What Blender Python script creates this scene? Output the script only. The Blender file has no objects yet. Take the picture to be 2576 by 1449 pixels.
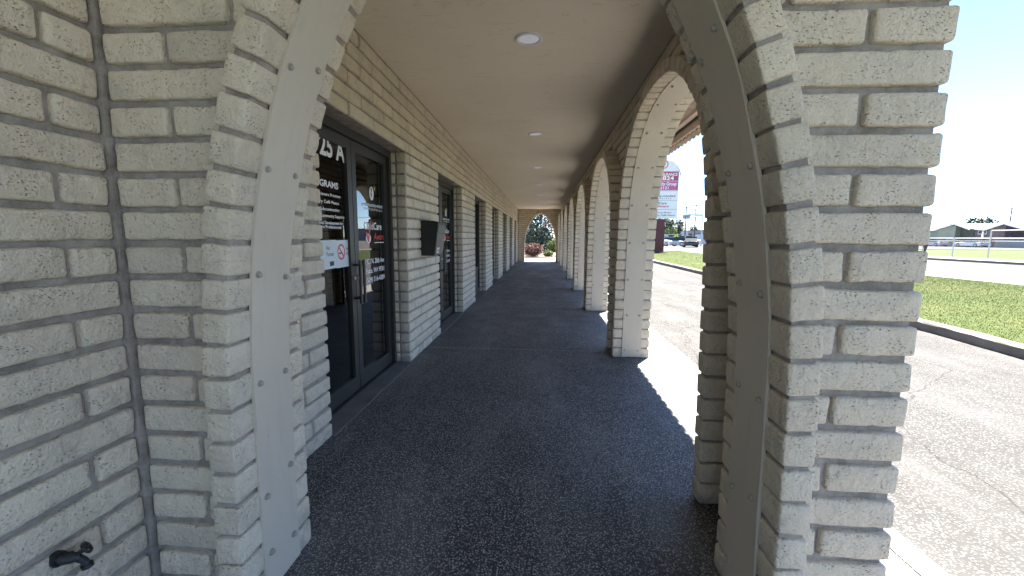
import bpy, math, random
import numpy as np
from mathutils import Vector, Matrix

random.seed(7)
RNG = np.random.default_rng(11)
sc = bpy.context.scene
COL = sc.collection
rad = math.radians

# ------------------------------------------------------------------ camera
EYE = 1.24
cam_d = bpy.data.cameras.new("camera")
cam = bpy.data.objects.new("camera", cam_d)
COL.objects.link(cam)
cam_d.sensor_width = 36.0
cam_d.lens = 1034.0 / 2576.0 * 36.0
cam_d.clip_start = 0.03
cam_d.clip_end = 6000
_p, _y, _r = rad(7.0295), rad(4.2269), rad(0.3)
_f = Vector((-math.sin(_y) * math.cos(_p), math.cos(_y) * math.cos(_p), -math.sin(_p)))
_rt = Vector((math.cos(_y), math.sin(_y), 0))
_up = _rt.cross(_f)
_rt, _up = _rt * math.cos(_r) + _up * math.sin(_r), _up * math.cos(_r) - _rt * math.sin(_r)
cam.matrix_world = Matrix(((_rt.x, _up.x, -_f.x, 0), (_rt.y, _up.y, -_f.y, 0), (_rt.z, _up.z, -_f.z, EYE), (0, 0, 0, 1)))
sc.camera = cam

# ------------------------------------------------------------------ light
SUN_EL, SUN_AZ = rad(59.5), rad(33.5)          # azimuth from +Y towards +X
world = bpy.data.worlds.new("World")
sc.world = world
world.use_nodes = True
wn = world.node_tree.nodes
bg = wn["Background"]
sky = wn.new("ShaderNodeTexSky")
sky.sky_type = 'NISHITA'
sky.sun_disc = False
sky.sun_elevation = SUN_EL
sky.sun_rotation = SUN_AZ
sky.air_density = 0.85
sky.dust_density = 0.0
sky.altitude = 3000
sky.ozone_density = 2.5
world.node_tree.links.new(sky.outputs[0], bg.inputs[0])
bg.inputs[1].default_value = 0.05
sun_d = bpy.data.lights.new("sun", 'SUN')
sun_d.energy = 5.0
sun_d.angle = rad(0.5)
sun_d.color = (1.0, 0.925, 0.81)
sun = bpy.data.objects.new("sun", sun_d)
COL.objects.link(sun)
_s = Vector((math.sin(SUN_AZ) * math.cos(SUN_EL), math.cos(SUN_AZ) * math.cos(SUN_EL), math.sin(SUN_EL)))
sun.rotation_euler = _s.to_track_quat('Z', 'Y').to_euler()
sun.location = (10, 10, 30)
vs = sc.view_settings
vs.view_transform = 'Standard'
vs.look = 'None'
vs.gamma = 1
vs.exposure = 3.35
sc.cycles.max_bounces = 8
sc.cycles.diffuse_bounces = 5
sc.cycles.glossy_bounces = 4
sc.cycles.transparent_max_bounces = 8
sc.cycles.use_denoising = True
sc.cycles.caustics_reflective = False
sc.cycles.caustics_refractive = False

# ------------------------------------------------------------------ node materials
class NT:
    def __init__(s, name):
        s.m = bpy.data.materials.new(name); s.m.use_nodes = True
        s.t = s.m.node_tree; s.n = s.t.nodes
        s.b = s.n["Principled BSDF"]; s.out = s.n["Material Output"]
    def new(s, kind, **kw):
        nd = s.n.new("ShaderNode" + kind)
        for k, v in kw.items(): setattr(nd, k, v)
        return nd
    def link(s, a, b): s.t.links.new(a, b)
    def coord(s, scale=(1, 1, 1), world=False):
        mp = s.new("Mapping"); mp.inputs["Scale"].default_value = scale
        if world: s.link(s.new("NewGeometry").outputs["Position"], mp.inputs[0])
        else: s.link(s.new("TexCoord").outputs["Object"], mp.inputs[0])
        return mp.outputs[0]
    def noise(s, vec, scale, detail=3, rough=.5, dist=0.):
        nd = s.new("TexNoise"); nd.inputs["Scale"].default_value = scale
        nd.inputs["Detail"].default_value = detail; nd.inputs["Roughness"].default_value = rough
        nd.inputs["Distortion"].default_value = dist
        s.link(vec, nd.inputs["Vector"]); return nd.outputs["Fac"]
    def voro(s, vec, scale, feature='F1', out="Distance", rnd=1.):
        nd = s.new("TexVoronoi"); nd.feature = feature
        nd.inputs["Scale"].default_value = scale; nd.inputs["Randomness"].default_value = rnd
        s.link(vec, nd.inputs["Vector"]); return nd.outputs[out]
    def ramp(s, fac, stops, interp='LINEAR'):
        nd = s.new("ValToRGB"); cr = nd.color_ramp; cr.interpolation = interp
        while len(cr.elements) < len(stops): cr.elements.new(.5)
        for e, (p, c) in zip(cr.elements, stops):
            e.position = p
            e.color = (c, c, c, 1) if isinstance(c, (int, float)) else (*c, 1)
        s.link(fac, nd.inputs[0]); return nd.outputs[0]
    def mix(s, fac, a, b, mode='MIX'):
        nd = s.new("MixRGB"); nd.blend_type = mode
        for i, v in ((0, fac), (1, a), (2, b)):
            if isinstance(v, (int, float)): nd.inputs[i].default_value = v if i == 0 else (v, v, v, 1)
            elif isinstance(v, tuple): nd.inputs[i].default_value = (*v, 1)
            else: s.link(v, nd.inputs[i])
        return nd.outputs[0]
    def math(s, op, a, b=0.):
        nd = s.new("Math"); nd.operation = op
        for i, v in ((0, a), (1, b)):
            if isinstance(v, (int, float)): nd.inputs[i].default_value = v
            else: s.link(v, nd.inputs[i])
        return nd.outputs[0]
    def attr(s, name):
        nd = s.new("Attribute"); nd.attribute_name = name; return nd.outputs["Fac"]
    def color(s, v):
        if isinstance(v, tuple): s.b.inputs["Base Color"].default_value = (*v, 1)
        else: s.link(v, s.b.inputs["Base Color"])
    def rough(s, v):
        if isinstance(v, (int, float)): s.b.inputs["Roughness"].default_value = v
        else: s.link(v, s.b.inputs["Roughness"])
    def bump(s, h, strength, dist, prev=None):
        nd = s.new("Bump"); nd.inputs["Strength"].default_value = strength
        nd.inputs["Distance"].default_value = dist
        s.link(h, nd.inputs["Height"])
        if prev is not None: s.link(prev, nd.inputs["Normal"])
        s.link(nd.outputs[0], s.b.inputs["Normal"]); return nd.outputs[0]

def simple(name, col, rough=.6, metal=0., var=.12, scale=6., bump=0.):
    t = NT(name); v = t.coord(world=False)
    n = t.noise(v, scale, 4)
    t.color(t.mix(t.ramp(n, [(.3, 0.), (.7, 1.)]), tuple(c * (1 - var) for c in col), tuple(min(1, c * (1 + var)) for c in col)))
    t.rough(rough); t.b.inputs["Metallic"].default_value = metal
    if bump: t.bump(t.noise(v, scale * 12, 3), bump, .004)
    return t.m

def mat_brick():
    t = NT("slump_block"); v = t.coord(world=True)
    r = t.attr("rnd")
    base = t.ramp(r, [(0., (.64, .545, .425)), (.35, (.75, .645, .505)), (.7, (.70, .60, .47)), (1., (.80, .695, .545))])
    big = t.noise(v, 5., 4, .6)
    c = t.mix(t.ramp(big, [(.35, 0.), (.7, .55)]), base, (.80, .72, .59))
    pinkish = t.ramp(t.noise(v, 3.1, 2), [(.6, 0.), (.75, .35)])
    c = t.mix(pinkish, c, (.76, .64, .55))
    mp = t.new("Mapping"); mp.inputs["Scale"].default_value = (1, 1, 2.0); t.link(v, mp.inputs[0])
    vs_ = mp.outputs[0]
    warp = t.new("MixRGB"); warp.blend_type = 'ADD'; warp.inputs[0].default_value = .016
    nz = t.new("TexNoise"); nz.inputs["Scale"].default_value = 30; t.link(vs_, nz.inputs["Vector"])
    t.link(vs_, warp.inputs[1]); t.link(nz.outputs["Color"], warp.inputs[2])
    pit = t.voro(warp.outputs[0], 84)
    gate = t.noise(v, 17., 3, .6)
    pm = t.math('MULTIPLY', t.ramp(pit, [(.10, 1.), (.24, 0.)]), t.ramp(gate, [(.44, 0.), (.58, 1.)]))
    fine = t.noise(v, 160., 3, .65)
    fm = t.ramp(fine, [(.56, 0.), (.68, .6)])
    c = t.mix(t.math('MAXIMUM', pm, t.math('MULTIPLY', fm, t.ramp(gate, [(.4, 0.), (.6, 1.)]))), c, (.20, .18, .155))
    dirt = t.ramp(t.noise(v, 1.1, 3), [(.45, 0.), (.75, .5)])
    c = t.mix(dirt, c, (.50, .46, .38))
    grime = t.ramp(t.noise(v, 7.5, 6, .75), [(.50, 0.), (.66, .38)])
    c = t.mix(grime, c, (.40, .375, .33))
    sepz = t.new("SeparateXYZ"); t.link(v, sepz.inputs[0])
    splash = t.math('MULTIPLY', t.ramp(sepz.outputs[2], [(.02, 1.), (.22, 0.)]), t.ramp(t.noise(v, 11., 5, .7), [(.42, 0.), (.62, .75)]))
    c = t.mix(splash, c, (.30, .275, .24))
    t.color(c); t.rough(.88); t.b.inputs["Specular IOR Level"].default_value = .25
    h = t.math('SUBTRACT', t.math('ADD', t.math('ADD', t.math('MULTIPLY', t.noise(v, 42., 5, .65), 1.2), t.math('MULTIPLY', t.noise(v, 15., 3, .5, .6), 1.1)), t.math('MULTIPLY', fine, .35)), t.math('MULTIPLY', pm, .9))
    t.bump(h, 1., .009)
    return t.m

def mat_mortar():
    t = NT("mortar"); v = t.coord(world=True)
    n = t.noise(v, 14., 6, .7)
    c = t.mix(t.ramp(n, [(.35, 0.), (.62, 1.)]), (.235, .205, .18), (.41, .365, .325))
    f = t.noise(v, 190., 3, .7)
    c = t.mix(t.ramp(f, [(.55, 0.), (.75, .7)]), c, (.42, .40, .36))
    t.color(c); t.rough(.95); t.b.inputs["Specular IOR Level"].default_value = .2
    t.bump(t.math('ADD', f, t.noise(v, 50., 3)), .8, .004)
    return t.m

def mat_plate():
    t = NT("painted_steel"); v = t.coord(world=True)
    c = t.mix(t.ramp(t.noise(v, 2.3, 3), [(.3, 0.), (.75, 1.)]), (.54, .475, .39), (.60, .53, .435))
    mpz = t.new("Mapping"); mpz.inputs["Scale"].default_value = (1, 1, .12); t.link(v, mpz.inputs[0])
    c = t.mix(t.ramp(t.noise(mpz.outputs[0], 26., 4, .6), [(.52, 0.), (.75, .35)]), c, (.42, .385, .33))
    sp = t.ramp(t.noise(v, 70., 2), [(.73, 0.), (.76, .5)])
    c = t.mix(sp, c, (.25, .20, .15))
    t.color(c); t.rough(.55); t.bump(t.noise(v, 120., 3), .12, .002)
    return t.m

def mat_stucco():
    t = NT("stucco"); v = t.coord(world=True)
    c = t.mix(t.ramp(t.noise(v, .9, 4), [(.3, 0.), (.75, 1.)]), (.80, .70, .565), (.87, .775, .635))
    mp = t.new("Mapping"); mp.inputs["Scale"].default_value = (.55, 1.6, 1); t.link(v, mp.inputs[0])
    tr = t.noise(mp.outputs[0], 9., 6, .62, 1.2)
    cr = t.ramp(tr, [(.60, 0.), (.64, .22), (.68, 0.)])
    c = t.mix(cr, c, (.30, .24, .19))
    pits = t.math('MULTIPLY', t.ramp(t.voro(v, 26), [(.04, 1.), (.07, 0.)]), t.ramp(t.noise(v, 5.), [(.55, 0.), (.6, 1.)]))
    c = t.mix(pits, c, (.10, .08, .07))
    t.color(c); t.rough(.9)
    b = t.bump(tr, .45, .02)
    t.bump(t.noise(v, 140., 3), .3, .002, b)
    return t.m

def mat_aggregate(name, dark, mid, light, scale, seed=0., rough=.5, spec=.5, crack=0.):
    t = NT(name); v = t.coord(world=True)
    vd = t.new("TexVoronoi"); vd.inputs["Scale"].default_value = scale; t.link(v, vd.inputs["Vector"])
    stone = t.ramp(vd.outputs["Distance"], [(.30, 1.), (.50, 0.)])
    cs = t.new("SeparateColor"); t.link(vd.outputs["Color"], cs.inputs[0])
    sc_ = t.ramp(cs.outputs[0], [(0., tuple(d * .8 for d in mid)), (.55, mid), (.8, tuple((m + l) / 2 for m, l in zip(mid, light))), (1., light)])
    c = t.mix(stone, dark, sc_)
    big = t.noise(v, .8, 4, .6)
    c = t.mix(t.ramp(big, [(.35, .0), (.75, .35)]), c, dark)
    wm = t.new("Mapping"); wm.inputs["Scale"].default_value = (1., .28, 1.); t.link(v, wm.inputs[0])
    c = t.mix(t.ramp(t.noise(wm.outputs[0], 1.7, 5, .65), [(.46, 0.), (.68, .22)]), c, tuple(min(1, m * 1.6) for m in mid))
    st_ = t.ramp(t.noise(v, 2.6, 6, .72, .8), [(.60, 0.), (.66, .45)])
    c = t.mix(st_, c, tuple(x * .9 for x in dark))
    if crack:
        wv = t.new("MixRGB"); wv.blend_type = 'ADD'; wv.inputs[0].default_value = .35
        wn_ = t.new("TexNoise"); wn_.inputs["Scale"].default_value = 2.2; wn_.inputs["Detail"].default_value = 5
        t.link(v, wn_.inputs["Vector"]); t.link(v, wv.inputs[1]); t.link(wn_.outputs["Color"], wv.inputs[2])
        ck = t.ramp(t.voro(wv.outputs[0], .42, 'DISTANCE_TO_EDGE'), [(.0012, .6), (.0032, 0.)])
        c = t.mix(ck, c, (.012, .012, .012))
    t.color(c)
    t.rough(t.ramp(t.noise(v, 3., 3), [(.3, rough - .08), (.7, rough + .12)]))
    t.b.inputs["Specular IOR Level"].default_value = spec
    h = t.math('MULTIPLY', t.ramp(vd.outputs["Distance"], [(.0, 1.), (.55, 0.)]), 1.)
    t.bump(h, .9, .004)
    return t.m

def mat_concrete(name, a, b, sc_=1.5):
    t = NT(name); v = t.coord(world=True)
    c = t.mix(t.ramp(t.noise(v, sc_, 5, .6), [(.3, 0.), (.7, 1.)]), a, b)
    f = t.noise(v, 120., 3, .6)
    c = t.mix(t.ramp(f, [(.6, 0.), (.75, .4)]), c, tuple(x * .55 for x in a))
    t.color(c); t.rough(.92); t.b.inputs['Specular IOR Level'].default_value = .15; t.bump(f, .3, .002)
    return t.m

def mat_grass():
    t = NT("lawn"); v = t.coord(world=True)
    n = t.noise(v, .55, 5, .65); n2 = t.noise(v, 14., 4, .7)
    c = t.ramp(n, [(.3, (.030, .046, .007)), (.5, (.043, .062, .011)), (.72, (.07, .076, .022))])
    c = t.mix(t.ramp(n2, [(.35, .6), (.65, 0.)]), c, (.018, .03, .005))
    t.color(c); t.rough(.9); t.b.inputs["Specular IOR Level"].default_value = .15
    t.bump(n2, .9, .05)
    return t.m

def mat_blade():
    t = NT("grass_blade")
    r = t.attr("rnd")
    t.color(t.ramp(r, [(0., (.04, .06, .009)), (.5, (.065, .092, .018)), (1., (.12, .12, .045))]))
    t.rough(.8); t.b.inputs['Specular IOR Level'].default_value = .1
    return t.m

def mat_leaf(name, cols):
    t = NT(name)
    r = t.attr("rnd")
    n = len(cols) - 1
    t.color(t.ramp(r, [(i / n, c) for i, c in enumerate(cols)]))
    t.rough(.6); t.b.inputs["Specular IOR Level"].default_value = .3
    return t.m

def mat_glass(tint=.55, ior=1.75):
    t = NT("tinted_glass")
    for nd in list(t.n):
        if nd != t.out: t.n.remove(nd)
    tr = t.new("BsdfTransparent"); tr.inputs[0].default_value = (tint * .95, tint, tint * .97, 1)
    gl = t.new("BsdfGlossy"); gl.inputs["Roughness"].default_value = .0; gl.inputs[0].default_value = (.95, .95, .95, 1)
    v = t.coord(world=True)
    bp = t.new("Bump"); bp.inputs["Strength"].default_value = .05; bp.inputs["Distance"].default_value = .01
    t.link(t.noise(v, 1.6, 1), bp.inputs["Height"]); t.link(bp.outputs[0], gl.inputs["Normal"])
    fr = t.new("Fresnel"); fr.inputs[0].default_value = ior
    mx = t.new("MixShader"); t.link(fr.outputs[0], mx.inputs[0]); t.link(tr.outputs[0], mx.inputs[1]); t.link(gl.outputs[0], mx.inputs[2])
    t.link(mx.outputs[0], t.out.inputs["Surface"])
    return t.m

M = dict(
    brick=mat_brick(), mortar=mat_mortar(), plate=mat_plate(), stucco=mat_stucco(),
    walk=mat_aggregate("exposed_aggregate", (.05, .05, .052), (.275, .272, .27), (.60, .59, .57), 125., rough=.55, spec=.22),
    asphalt=mat_aggregate("worn_asphalt", (.042, .042, .044), (.092, .092, .095), (.17, .17, .175), 85., rough=.9, spec=.08, crack=1.),
    road=mat_concrete("road_surface", (.050, .049, .052), (.066, .065, .068), .35),
    concrete=mat_concrete("pale_concrete", (.15, .146, .135), (.21, .204, .19)),
    joint=mat_concrete("joint_filler", (.50, .46, .45), (.62, .58, .56)),
    sill=mat_concrete("sill_concrete", (.13, .13, .13), (.20, .20, .20), 6.),
    kerb=mat_concrete("kerb_concrete", (.13, .127, .122), (.22, .21, .20), 3.),
    grass=mat_grass(), blade=mat_blade(), glass=mat_glass(),
    bronze=simple("dark_bronze", (.052, .048, .044), .4, .3, .15, 3.),
    black=simple("black_steel", (.012, .012, .012), .45, 0., .2, 10.),
    black2=simple("dark_grey_steel", (.045, .045, .047), .4, 0., .2, 10.),
    steel=simple("galvanised_steel", (.42, .43, .44), .4, .5, .1, 20.),
    boltm=simple("painted_bolt", (.36, .33, .28), .4, .1, .1, 40.),
    brass=simple("aged_tap_metal", (.045, .048, .052), .45, .5, .4, 60., .3),
    white=simple("white_paint", (.78, .78, .78), .5, 0., .04, 6.),
    lens=simple("frosted_lens", (.72, .72, .78), .3, 0., .02, 6.),
    wood=simple("fascia_paint", (.60, .47, .38), .6, 0., .12, 5., .2),
    gap_shade=simple("fascia_gap_shade", (.05, .038, .03), .8, 0., .2, 5.),  # shade between the eave boards, put into a dark colour
    tile=simple("roof_tile", (.42, .32, .25), .8, 0., .3, 8., .3),
    letter=simple("white_vinyl", (.80, .80, .82), .5, 0., .02, 5.),
    letter_red=simple("red_vinyl", (.62, .06, .06), .5, 0., .05, 5.),
    letter_yellow=simple("yellow_vinyl", (.75, .60, .10), .5, 0., .05, 5.),
    paper=simple("sticker_paper", (.62, .68, .72), .5, 0., .05, 8.),
    ink=simple("dark_ink", (.03, .035, .05), .6, 0., .1, 8.),
    olive=simple("olive_ink", (.16, .17, .06), .6, 0., .3, 30.),
    room_floor=simple("room_carpet", (.07, .068, .066), .9, 0., .2, 8.),
    room_mat=simple("entry_mat", (.02, .02, .02), .95, 0., .2, 30.),
    room_wall=simple("room_wall", (.22, .205, .18), .9, 0., .06, 3.),
)

_b = M['lens'].node_tree.nodes["Principled BSDF"]
_b.inputs["Emission Color"].default_value = (.92, .93, 1, 1); _b.inputs["Emission Strength"].default_value = .0175

# ------------------------------------------------------------------ mesh helpers
def hnoise(p, scale, seed=0):
    """vectorised value noise in [-1,1]; p (N,3)"""
    q = p * scale + seed * 17.31
    i = np.floor(q).astype(np.int64); f = q - i
    f = f * f * (3 - 2 * f)
    out = np.zeros(len(p))
    for dx in (0, 1):
        for dy in (0, 1):
            for dz in (0, 1):
                h = (i[:, 0] + dx) * 374761393 + (i[:, 1] + dy) * 668265263 + (i[:, 2] + dz) * 2147483647 + seed * 9176
                h = (h ^ (h >> 13)) * 1274126177
                h = (h ^ (h >> 16)) & 0xffff
                w = (f[:, 0] if dx else 1 - f[:, 0]) * (f[:, 1] if dy else 1 - f[:, 1]) * (f[:, 2] if dz else 1 - f[:, 2])
                out += w * (h / 32767.5 - 1)
    return out

class MB:
    def __init__(s): s.v = []; s.f = []; s.m = []; s.r = []; s.sm = []; s.n = 0
    def add(s, v, f, mi=0, rnd=None, smooth=False):
        v = np.asarray(v, float); s.v.append(v)
        for q in f: s.f.append([a + s.n for a in q])
        k = len(f); s.m += [mi] * k; s.sm += [smooth] * k
        if rnd is None: rnd = .5
        s.r.append(np.full(len(v), rnd) if np.isscalar(rnd) else np.asarray(rnd, float))
        s.n += len(v)
    def box(s, a, b, mi=0, rnd=None):
        x0, y0, z0 = a; x1, y1, z1 = b
        v = [(x0, y0, z0), (x1, y0, z0), (x1, y1, z0), (x0, y1, z0), (x0, y0, z1), (x1, y0, z1), (x1, y1, z1), (x0, y1, z1)]
        s.add(v, [(3, 2, 1, 0), (4, 5, 6, 7), (0, 1, 5, 4), (1, 2, 6, 5), (2, 3, 7, 6), (3, 0, 4, 7)], mi, rnd)
    def prism(s, poly, d, mi=0):
        """poly: list of 3D points (planar), d: extrusion vector"""
        p = np.array(poly, float); n = len(p); v = np.vstack([p, p + np.array(d, float)])
        f = [tuple(range(n))[::-1], tuple(range(n, 2 * n))] + [(i, (i + 1) % n, (i + 1) % n + n, i + n) for i in range(n)]
        s.add(v, f, mi)
    def tube(s, pts, r, seg=8, mi=0, cap=True, smooth=True):
        pts = [Vector(p) for p in pts]; k = len(pts)
        rr = r if hasattr(r, '__len__') else [r] * k
        vs_, fs = [], []
        for i, p in enumerate(pts):
            d = (pts[min(i + 1, k - 1)] - pts[max(i - 1, 0)]).normalized()
            a = d.cross(Vector((0, 0, 1)) if abs(d.z) < .95 else Vector((0, 1, 0))).normalized(); b = d.cross(a)
            for j in range(seg):
                t = 2 * math.pi * j / seg
                vs_.append(p + (a * math.cos(t) + b * math.sin(t)) * rr[i])
        for i in range(k - 1):
            for j in range(seg):
                fs.append((i * seg + j, i * seg + (j + 1) % seg, (i + 1) * seg + (j + 1) % seg, (i + 1) * seg + j))
        s.add(vs_, fs, mi, None, smooth)
        if cap:
            s.add(vs_[:seg], [tuple(range(seg))[::-1]], mi); s.add(vs_[-seg:], [tuple(range(seg))], mi)
    def build(s, name, mats, parent=None, loc=None):
        me = bpy.data.meshes.new(name)
        v = np.vstack(s.v)
        if loc is not None: v = v - np.array(loc)
        me.from_pydata(v.tolist(), [], s.f)
        if not isinstance(mats, (list, tuple)): mats = [mats]
        for m in mats: me.materials.append(m)
        me.polygons.foreach_set("material_index", s.m)
        me.polygons.foreach_set("use_smooth", s.sm)
        a = me.attributes.new("rnd", 'FLOAT', 'POINT'); a.data.foreach_set("value", np.concatenate(s.r))
        me.update()
        o = bpy.data.objects.new(name, me); COL.objects.link(o)
        if loc is not None: o.location = loc
        if parent is not None:
            o.parent = parent
        return o

def tag(o, label=None, cat=None, group=None, kind=None):
    if label: o["label"] = label
    if cat: o["category"] = cat
    if group: o["group"] = group
    if kind: o["kind"] = kind
    return o

def empty(name, loc=(0, 0, 0), rz=0, parent=None):
    o = bpy.data.objects.new(name, None); COL.objects.link(o); o.location = loc; o.rotation_euler = (0, 0, rz)
    o.empty_display_size = .1
    if parent is not None: o.parent = parent
    return o

def copy_tree(o, parent=None):
    c = o.copy(); COL.objects.link(c); c.parent = parent
    for ch in list(o.children): copy_tree(ch, c)
    return c

# rounded block -------------------------------------------------------
_topo = {}
def block_topo(a, b, c):
    if (a, b, c) in _topo: return _topo[(a, b, c)]
    idx = {}; ijk = []
    def vid(i, j, k):
        if (i, j, k) not in idx: idx[(i, j, k)] = len(ijk); ijk.append((i, j, k))
        return idx[(i, j, k)]
    f = []
    for i in range(a - 1):
        for j in range(b - 1):
            f.append((vid(i, j, 0), vid(i, j + 1, 0), vid(i + 1, j + 1, 0), vid(i + 1, j, 0)))
            f.append((vid(i, j, c - 1), vid(i + 1, j, c - 1), vid(i + 1, j + 1, c - 1), vid(i, j + 1, c - 1)))
    for i in range(a - 1):
        for k in range(c - 1):
            f.append((vid(i, 0, k), vid(i + 1, 0, k), vid(i + 1, 0, k + 1), vid(i, 0, k + 1)))
            f.append((vid(i, b - 1, k), vid(i, b - 1, k + 1), vid(i + 1, b - 1, k + 1), vid(i + 1, b - 1, k)))
    for j in range(b - 1):
        for k in range(c - 1):
            f.append((vid(0, j, k), vid(0, j, k + 1), vid(0, j + 1, k + 1), vid(0, j + 1, k)))
            f.append((vid(a - 1, j, k), vid(a - 1, j + 1, k), vid(a - 1, j + 1, k + 1), vid(a - 1, j, k + 1)))
    _topo[(a, b, c)] = (np.array(ijk), f)
    return _topo[(a, b, c)]

def axis_samples(h, r, step, lod):
    if lod == 0: e = [-h, -h + r]; n = 0
    elif lod == 1: e = [-h, -h + .3 * r, -h + r]; n = max(0, int(2 * (h - r) / (step * 3)) - 1)
    else: e = [-h, -h + .12 * r, -h + .4 * r, -h + r]; n = max(1, int(2 * (h - r) / step) - 1)
    mid = [(-h + r) + (2 * (h - r)) * (i + 1) / (n + 1) for i in range(n)]
    return np.array(e + mid + [-x for x in e[::-1]])

def add_block(mb, c, ax, dims, lod=1, r=.016, amp=1.0, mi=0):
    """rounded, slightly slumped block. c centre, ax 3x3 rows = unit axes, dims full sizes"""
    h = np.array(dims) / 2
    rr = min(r, min(h) * .85)
    S = [axis_samples(h[i], rr, .022, lod) for i in range(3)]
    ijk, f = block_topo(len(S[0]), len(S[1]), len(S[2]))
    p = np.stack([S[i][ijk[:, i]] for i in range(3)], 1)
    inner = np.clip(p, -(h - rr), h - rr)
    d = p - inner
    L = np.linalg.norm(d, axis=1, keepdims=True); L[L == 0] = 1
    nrm = d / L
    p = inner + nrm * rr
    ax = np.array(ax, float)
    w = np.array(c, float) + p @ ax
    nw = nrm @ ax
    sd = random.randint(0, 9999)
    if lod >= 1:
        a = hnoise(w, 9., 3) * .0018 + hnoise(w, 24., 5) * .0018
        if lod == 2: a += hnoise(w, 60., 8) * .0017
        w = w + nw * (a * amp)[:, None]
        # each block sits a little off true
        tw = (random.gauss(0, .0012), random.gauss(0, .0012), random.gauss(0, .0012))
        w = w + np.array(tw)
        w[:, 2] += (p[:, 0] / max(h[0], .05)) * random.gauss(0, .0012)
    mb.add(w, f, mi, random.random(), True)

# ------------------------------------------------------------------ modules (metres)
CO = .1016            # one course
BL = .4064            # block length
BH = .0825
JT = .016
WX = -1.29            # storefront wall face
CEIL = 2.655
TW0, TW1 = 1.168, 1.40   # near cross wall front / back
AX0, AX1 = .88, 1.02     # arcade wall inner / outer face
SP = 2.743
NA = 7
AC = [3.092 + SP * k for k in range(NA)]
END0 = 21.27             # far cross wall face
END1 = END0 + .23
OPEN = [2.35 + SP * k for k in range(7)]
OW, OH = 1.524, 20 * CO

building = empty("arcade_building", (0, 0, 0))
tag(building, "long low cream block office building with an arcade of narrow arches along its walkway", "building")

def lod_at(x, y, z=1.2):
    d = math.sqrt(x * x + y * y)
    return 2 if d < 2.4 else (1 if d < 9 else 0)

def row_pieces(u0, u1, off, spans_holes):
    """block intervals on a lattice (offset off), cut by holes"""
    segs = [(u0, u1)]
    for a, b in spans_holes:
        ns = []
        for s0, s1 in segs:
            if b <= s0 or a >= s1: ns.append((s0, s1)); continue
            if a > s0: ns.append((s0, a))
            if b < s1: ns.append((b, s1))
        segs = ns
    out = []
    for s0, s1 in segs:
        if s1 - s0 < .03: continue
        k = math.floor((s0 - off) / BL) + 1
        cuts = [s0]
        while off + k * BL < s1:
            c = off + k * BL
            if c - cuts[-1] > .045 and s1 - c > .045: cuts.append(c)
            k += 1
        cuts.append(s1)
        out += list(zip(cuts[:-1], cuts[1:]))
    return out

def mapper(axis, plane, sign):
    """u along wall, w outwards, z up -> world. returns (func, ax rows for block)"""
    if axis == 'y':
        return (lambda u, w, z: (plane + sign * w, u, z)), [(0, 1, 0), (sign, 0, 0), (0, 0, 1)]
    return (lambda u, w, z: (u, plane + sign * w, z)), [(1, 0, 0), (0, sign, 0), (0, 0, 1)]

def wall_rows(mb, axis, plane, sign, depth, u0, u1, ncourse, offs, holes_fn, lod_fn, z_top=CEIL, full_off=None):
    fn, ax = mapper(axis, plane, sign)
    for i in range(ncourse):
        z0 = i * CO + .006
        z1 = min(z0 + BH, z_top - .004)
        if z1 - z0 < .03: continue
        for a, b in row_pieces(u0, u1, offs[i % len(offs)], holes_fn(z0, z1)):
            a2, b2 = a + JT / 2, b - JT / 2
            if b2 - a2 < .025: continue
            c = fn((a2 + b2) / 2, -depth / 2, (z0 + z1) / 2)
            add_block(mb, c, ax, (b2 - a2, depth, z1 - z0), lod_fn(c[0], c[1]))

# arch curves ---------------------------------------------------------
T_SIDE = [(1.16, 0), (1.15, .4), (1.135, .8), (1.11, 1.2), (1.08, 1.5), (1.01, 1.72), (.93, 1.86), (.82, 1.985), (.70, 2.085), (.56, 2.175), (.41, 2.238), (.25, 2.275), (0, 2.29)]
T_CROSS = [(.80, 0), (.80, .5), (.795, .85), (.78, 1.05), (.76, 1.24), (.735, 1.38), (.70, 1.52), (.655, 1.68), (.60, 1.82), (.49, 2.05), (.32, 2.29), (.14, 2.42), (0, 2.445)]
def dense(tab):
    """full arch polyline, left base -> apex -> right base, evenly spaced"""
    p = [(-t, z) for t, z in tab] + [(t, z) for t, z in tab[::-1][1:]]
    p = [(p[0][0], -.1)] + p + [(p[-1][0], -.1)]
    P = np.array(p, float); out = []
    for i in range(1, len(P) - 2):
        p0, p1, p2, p3 = P[i - 1], P[i], P[i + 1], P[i + 2]
        for t in np.linspace(0, 1, 24, endpoint=False):
            out.append(.5 * ((2 * p1) + (-p0 + p2) * t + (2 * p0 - 5 * p1 + 4 * p2 - p3) * t * t + (-p0 + 3 * p1 - 3 * p2 + p3) * t ** 3))
    out.append(P[-2]); out = np.array(out)
    # light smoothing
    for _ in range(500):
        out[1:-1] = .25 * out[:-2] + .5 * out[1:-1] + .25 * out[2:]
    return out
def arclen(P):
    return np.concatenate([[0], np.cumsum(np.linalg.norm(np.diff(P, axis=0), axis=1))])
def at_len(P, L, s):
    x = np.interp(s, L, P[:, 0]); z = np.interp(s, L, P[:, 1])
    e = .02
    dx = np.interp(min(s + e, L[-1]), L, P[:, 0]) - np.interp(max(s - e, 0), L, P[:, 0])
    dz = np.interp(min(s + e, L[-1]), L, P[:, 1]) - np.interp(max(s - e, 0), L, P[:, 1])
    n = math.hypot(dx, dz)
    return (x, z), (dx / n, dz / n)
CURVES = {}
for nm, tab in (('side', T_SIDE), ('cross', T_CROSS)):
    P = dense(tab); CURVES[nm] = (P, arclen(P))
RT = .086            # ring thickness
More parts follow.
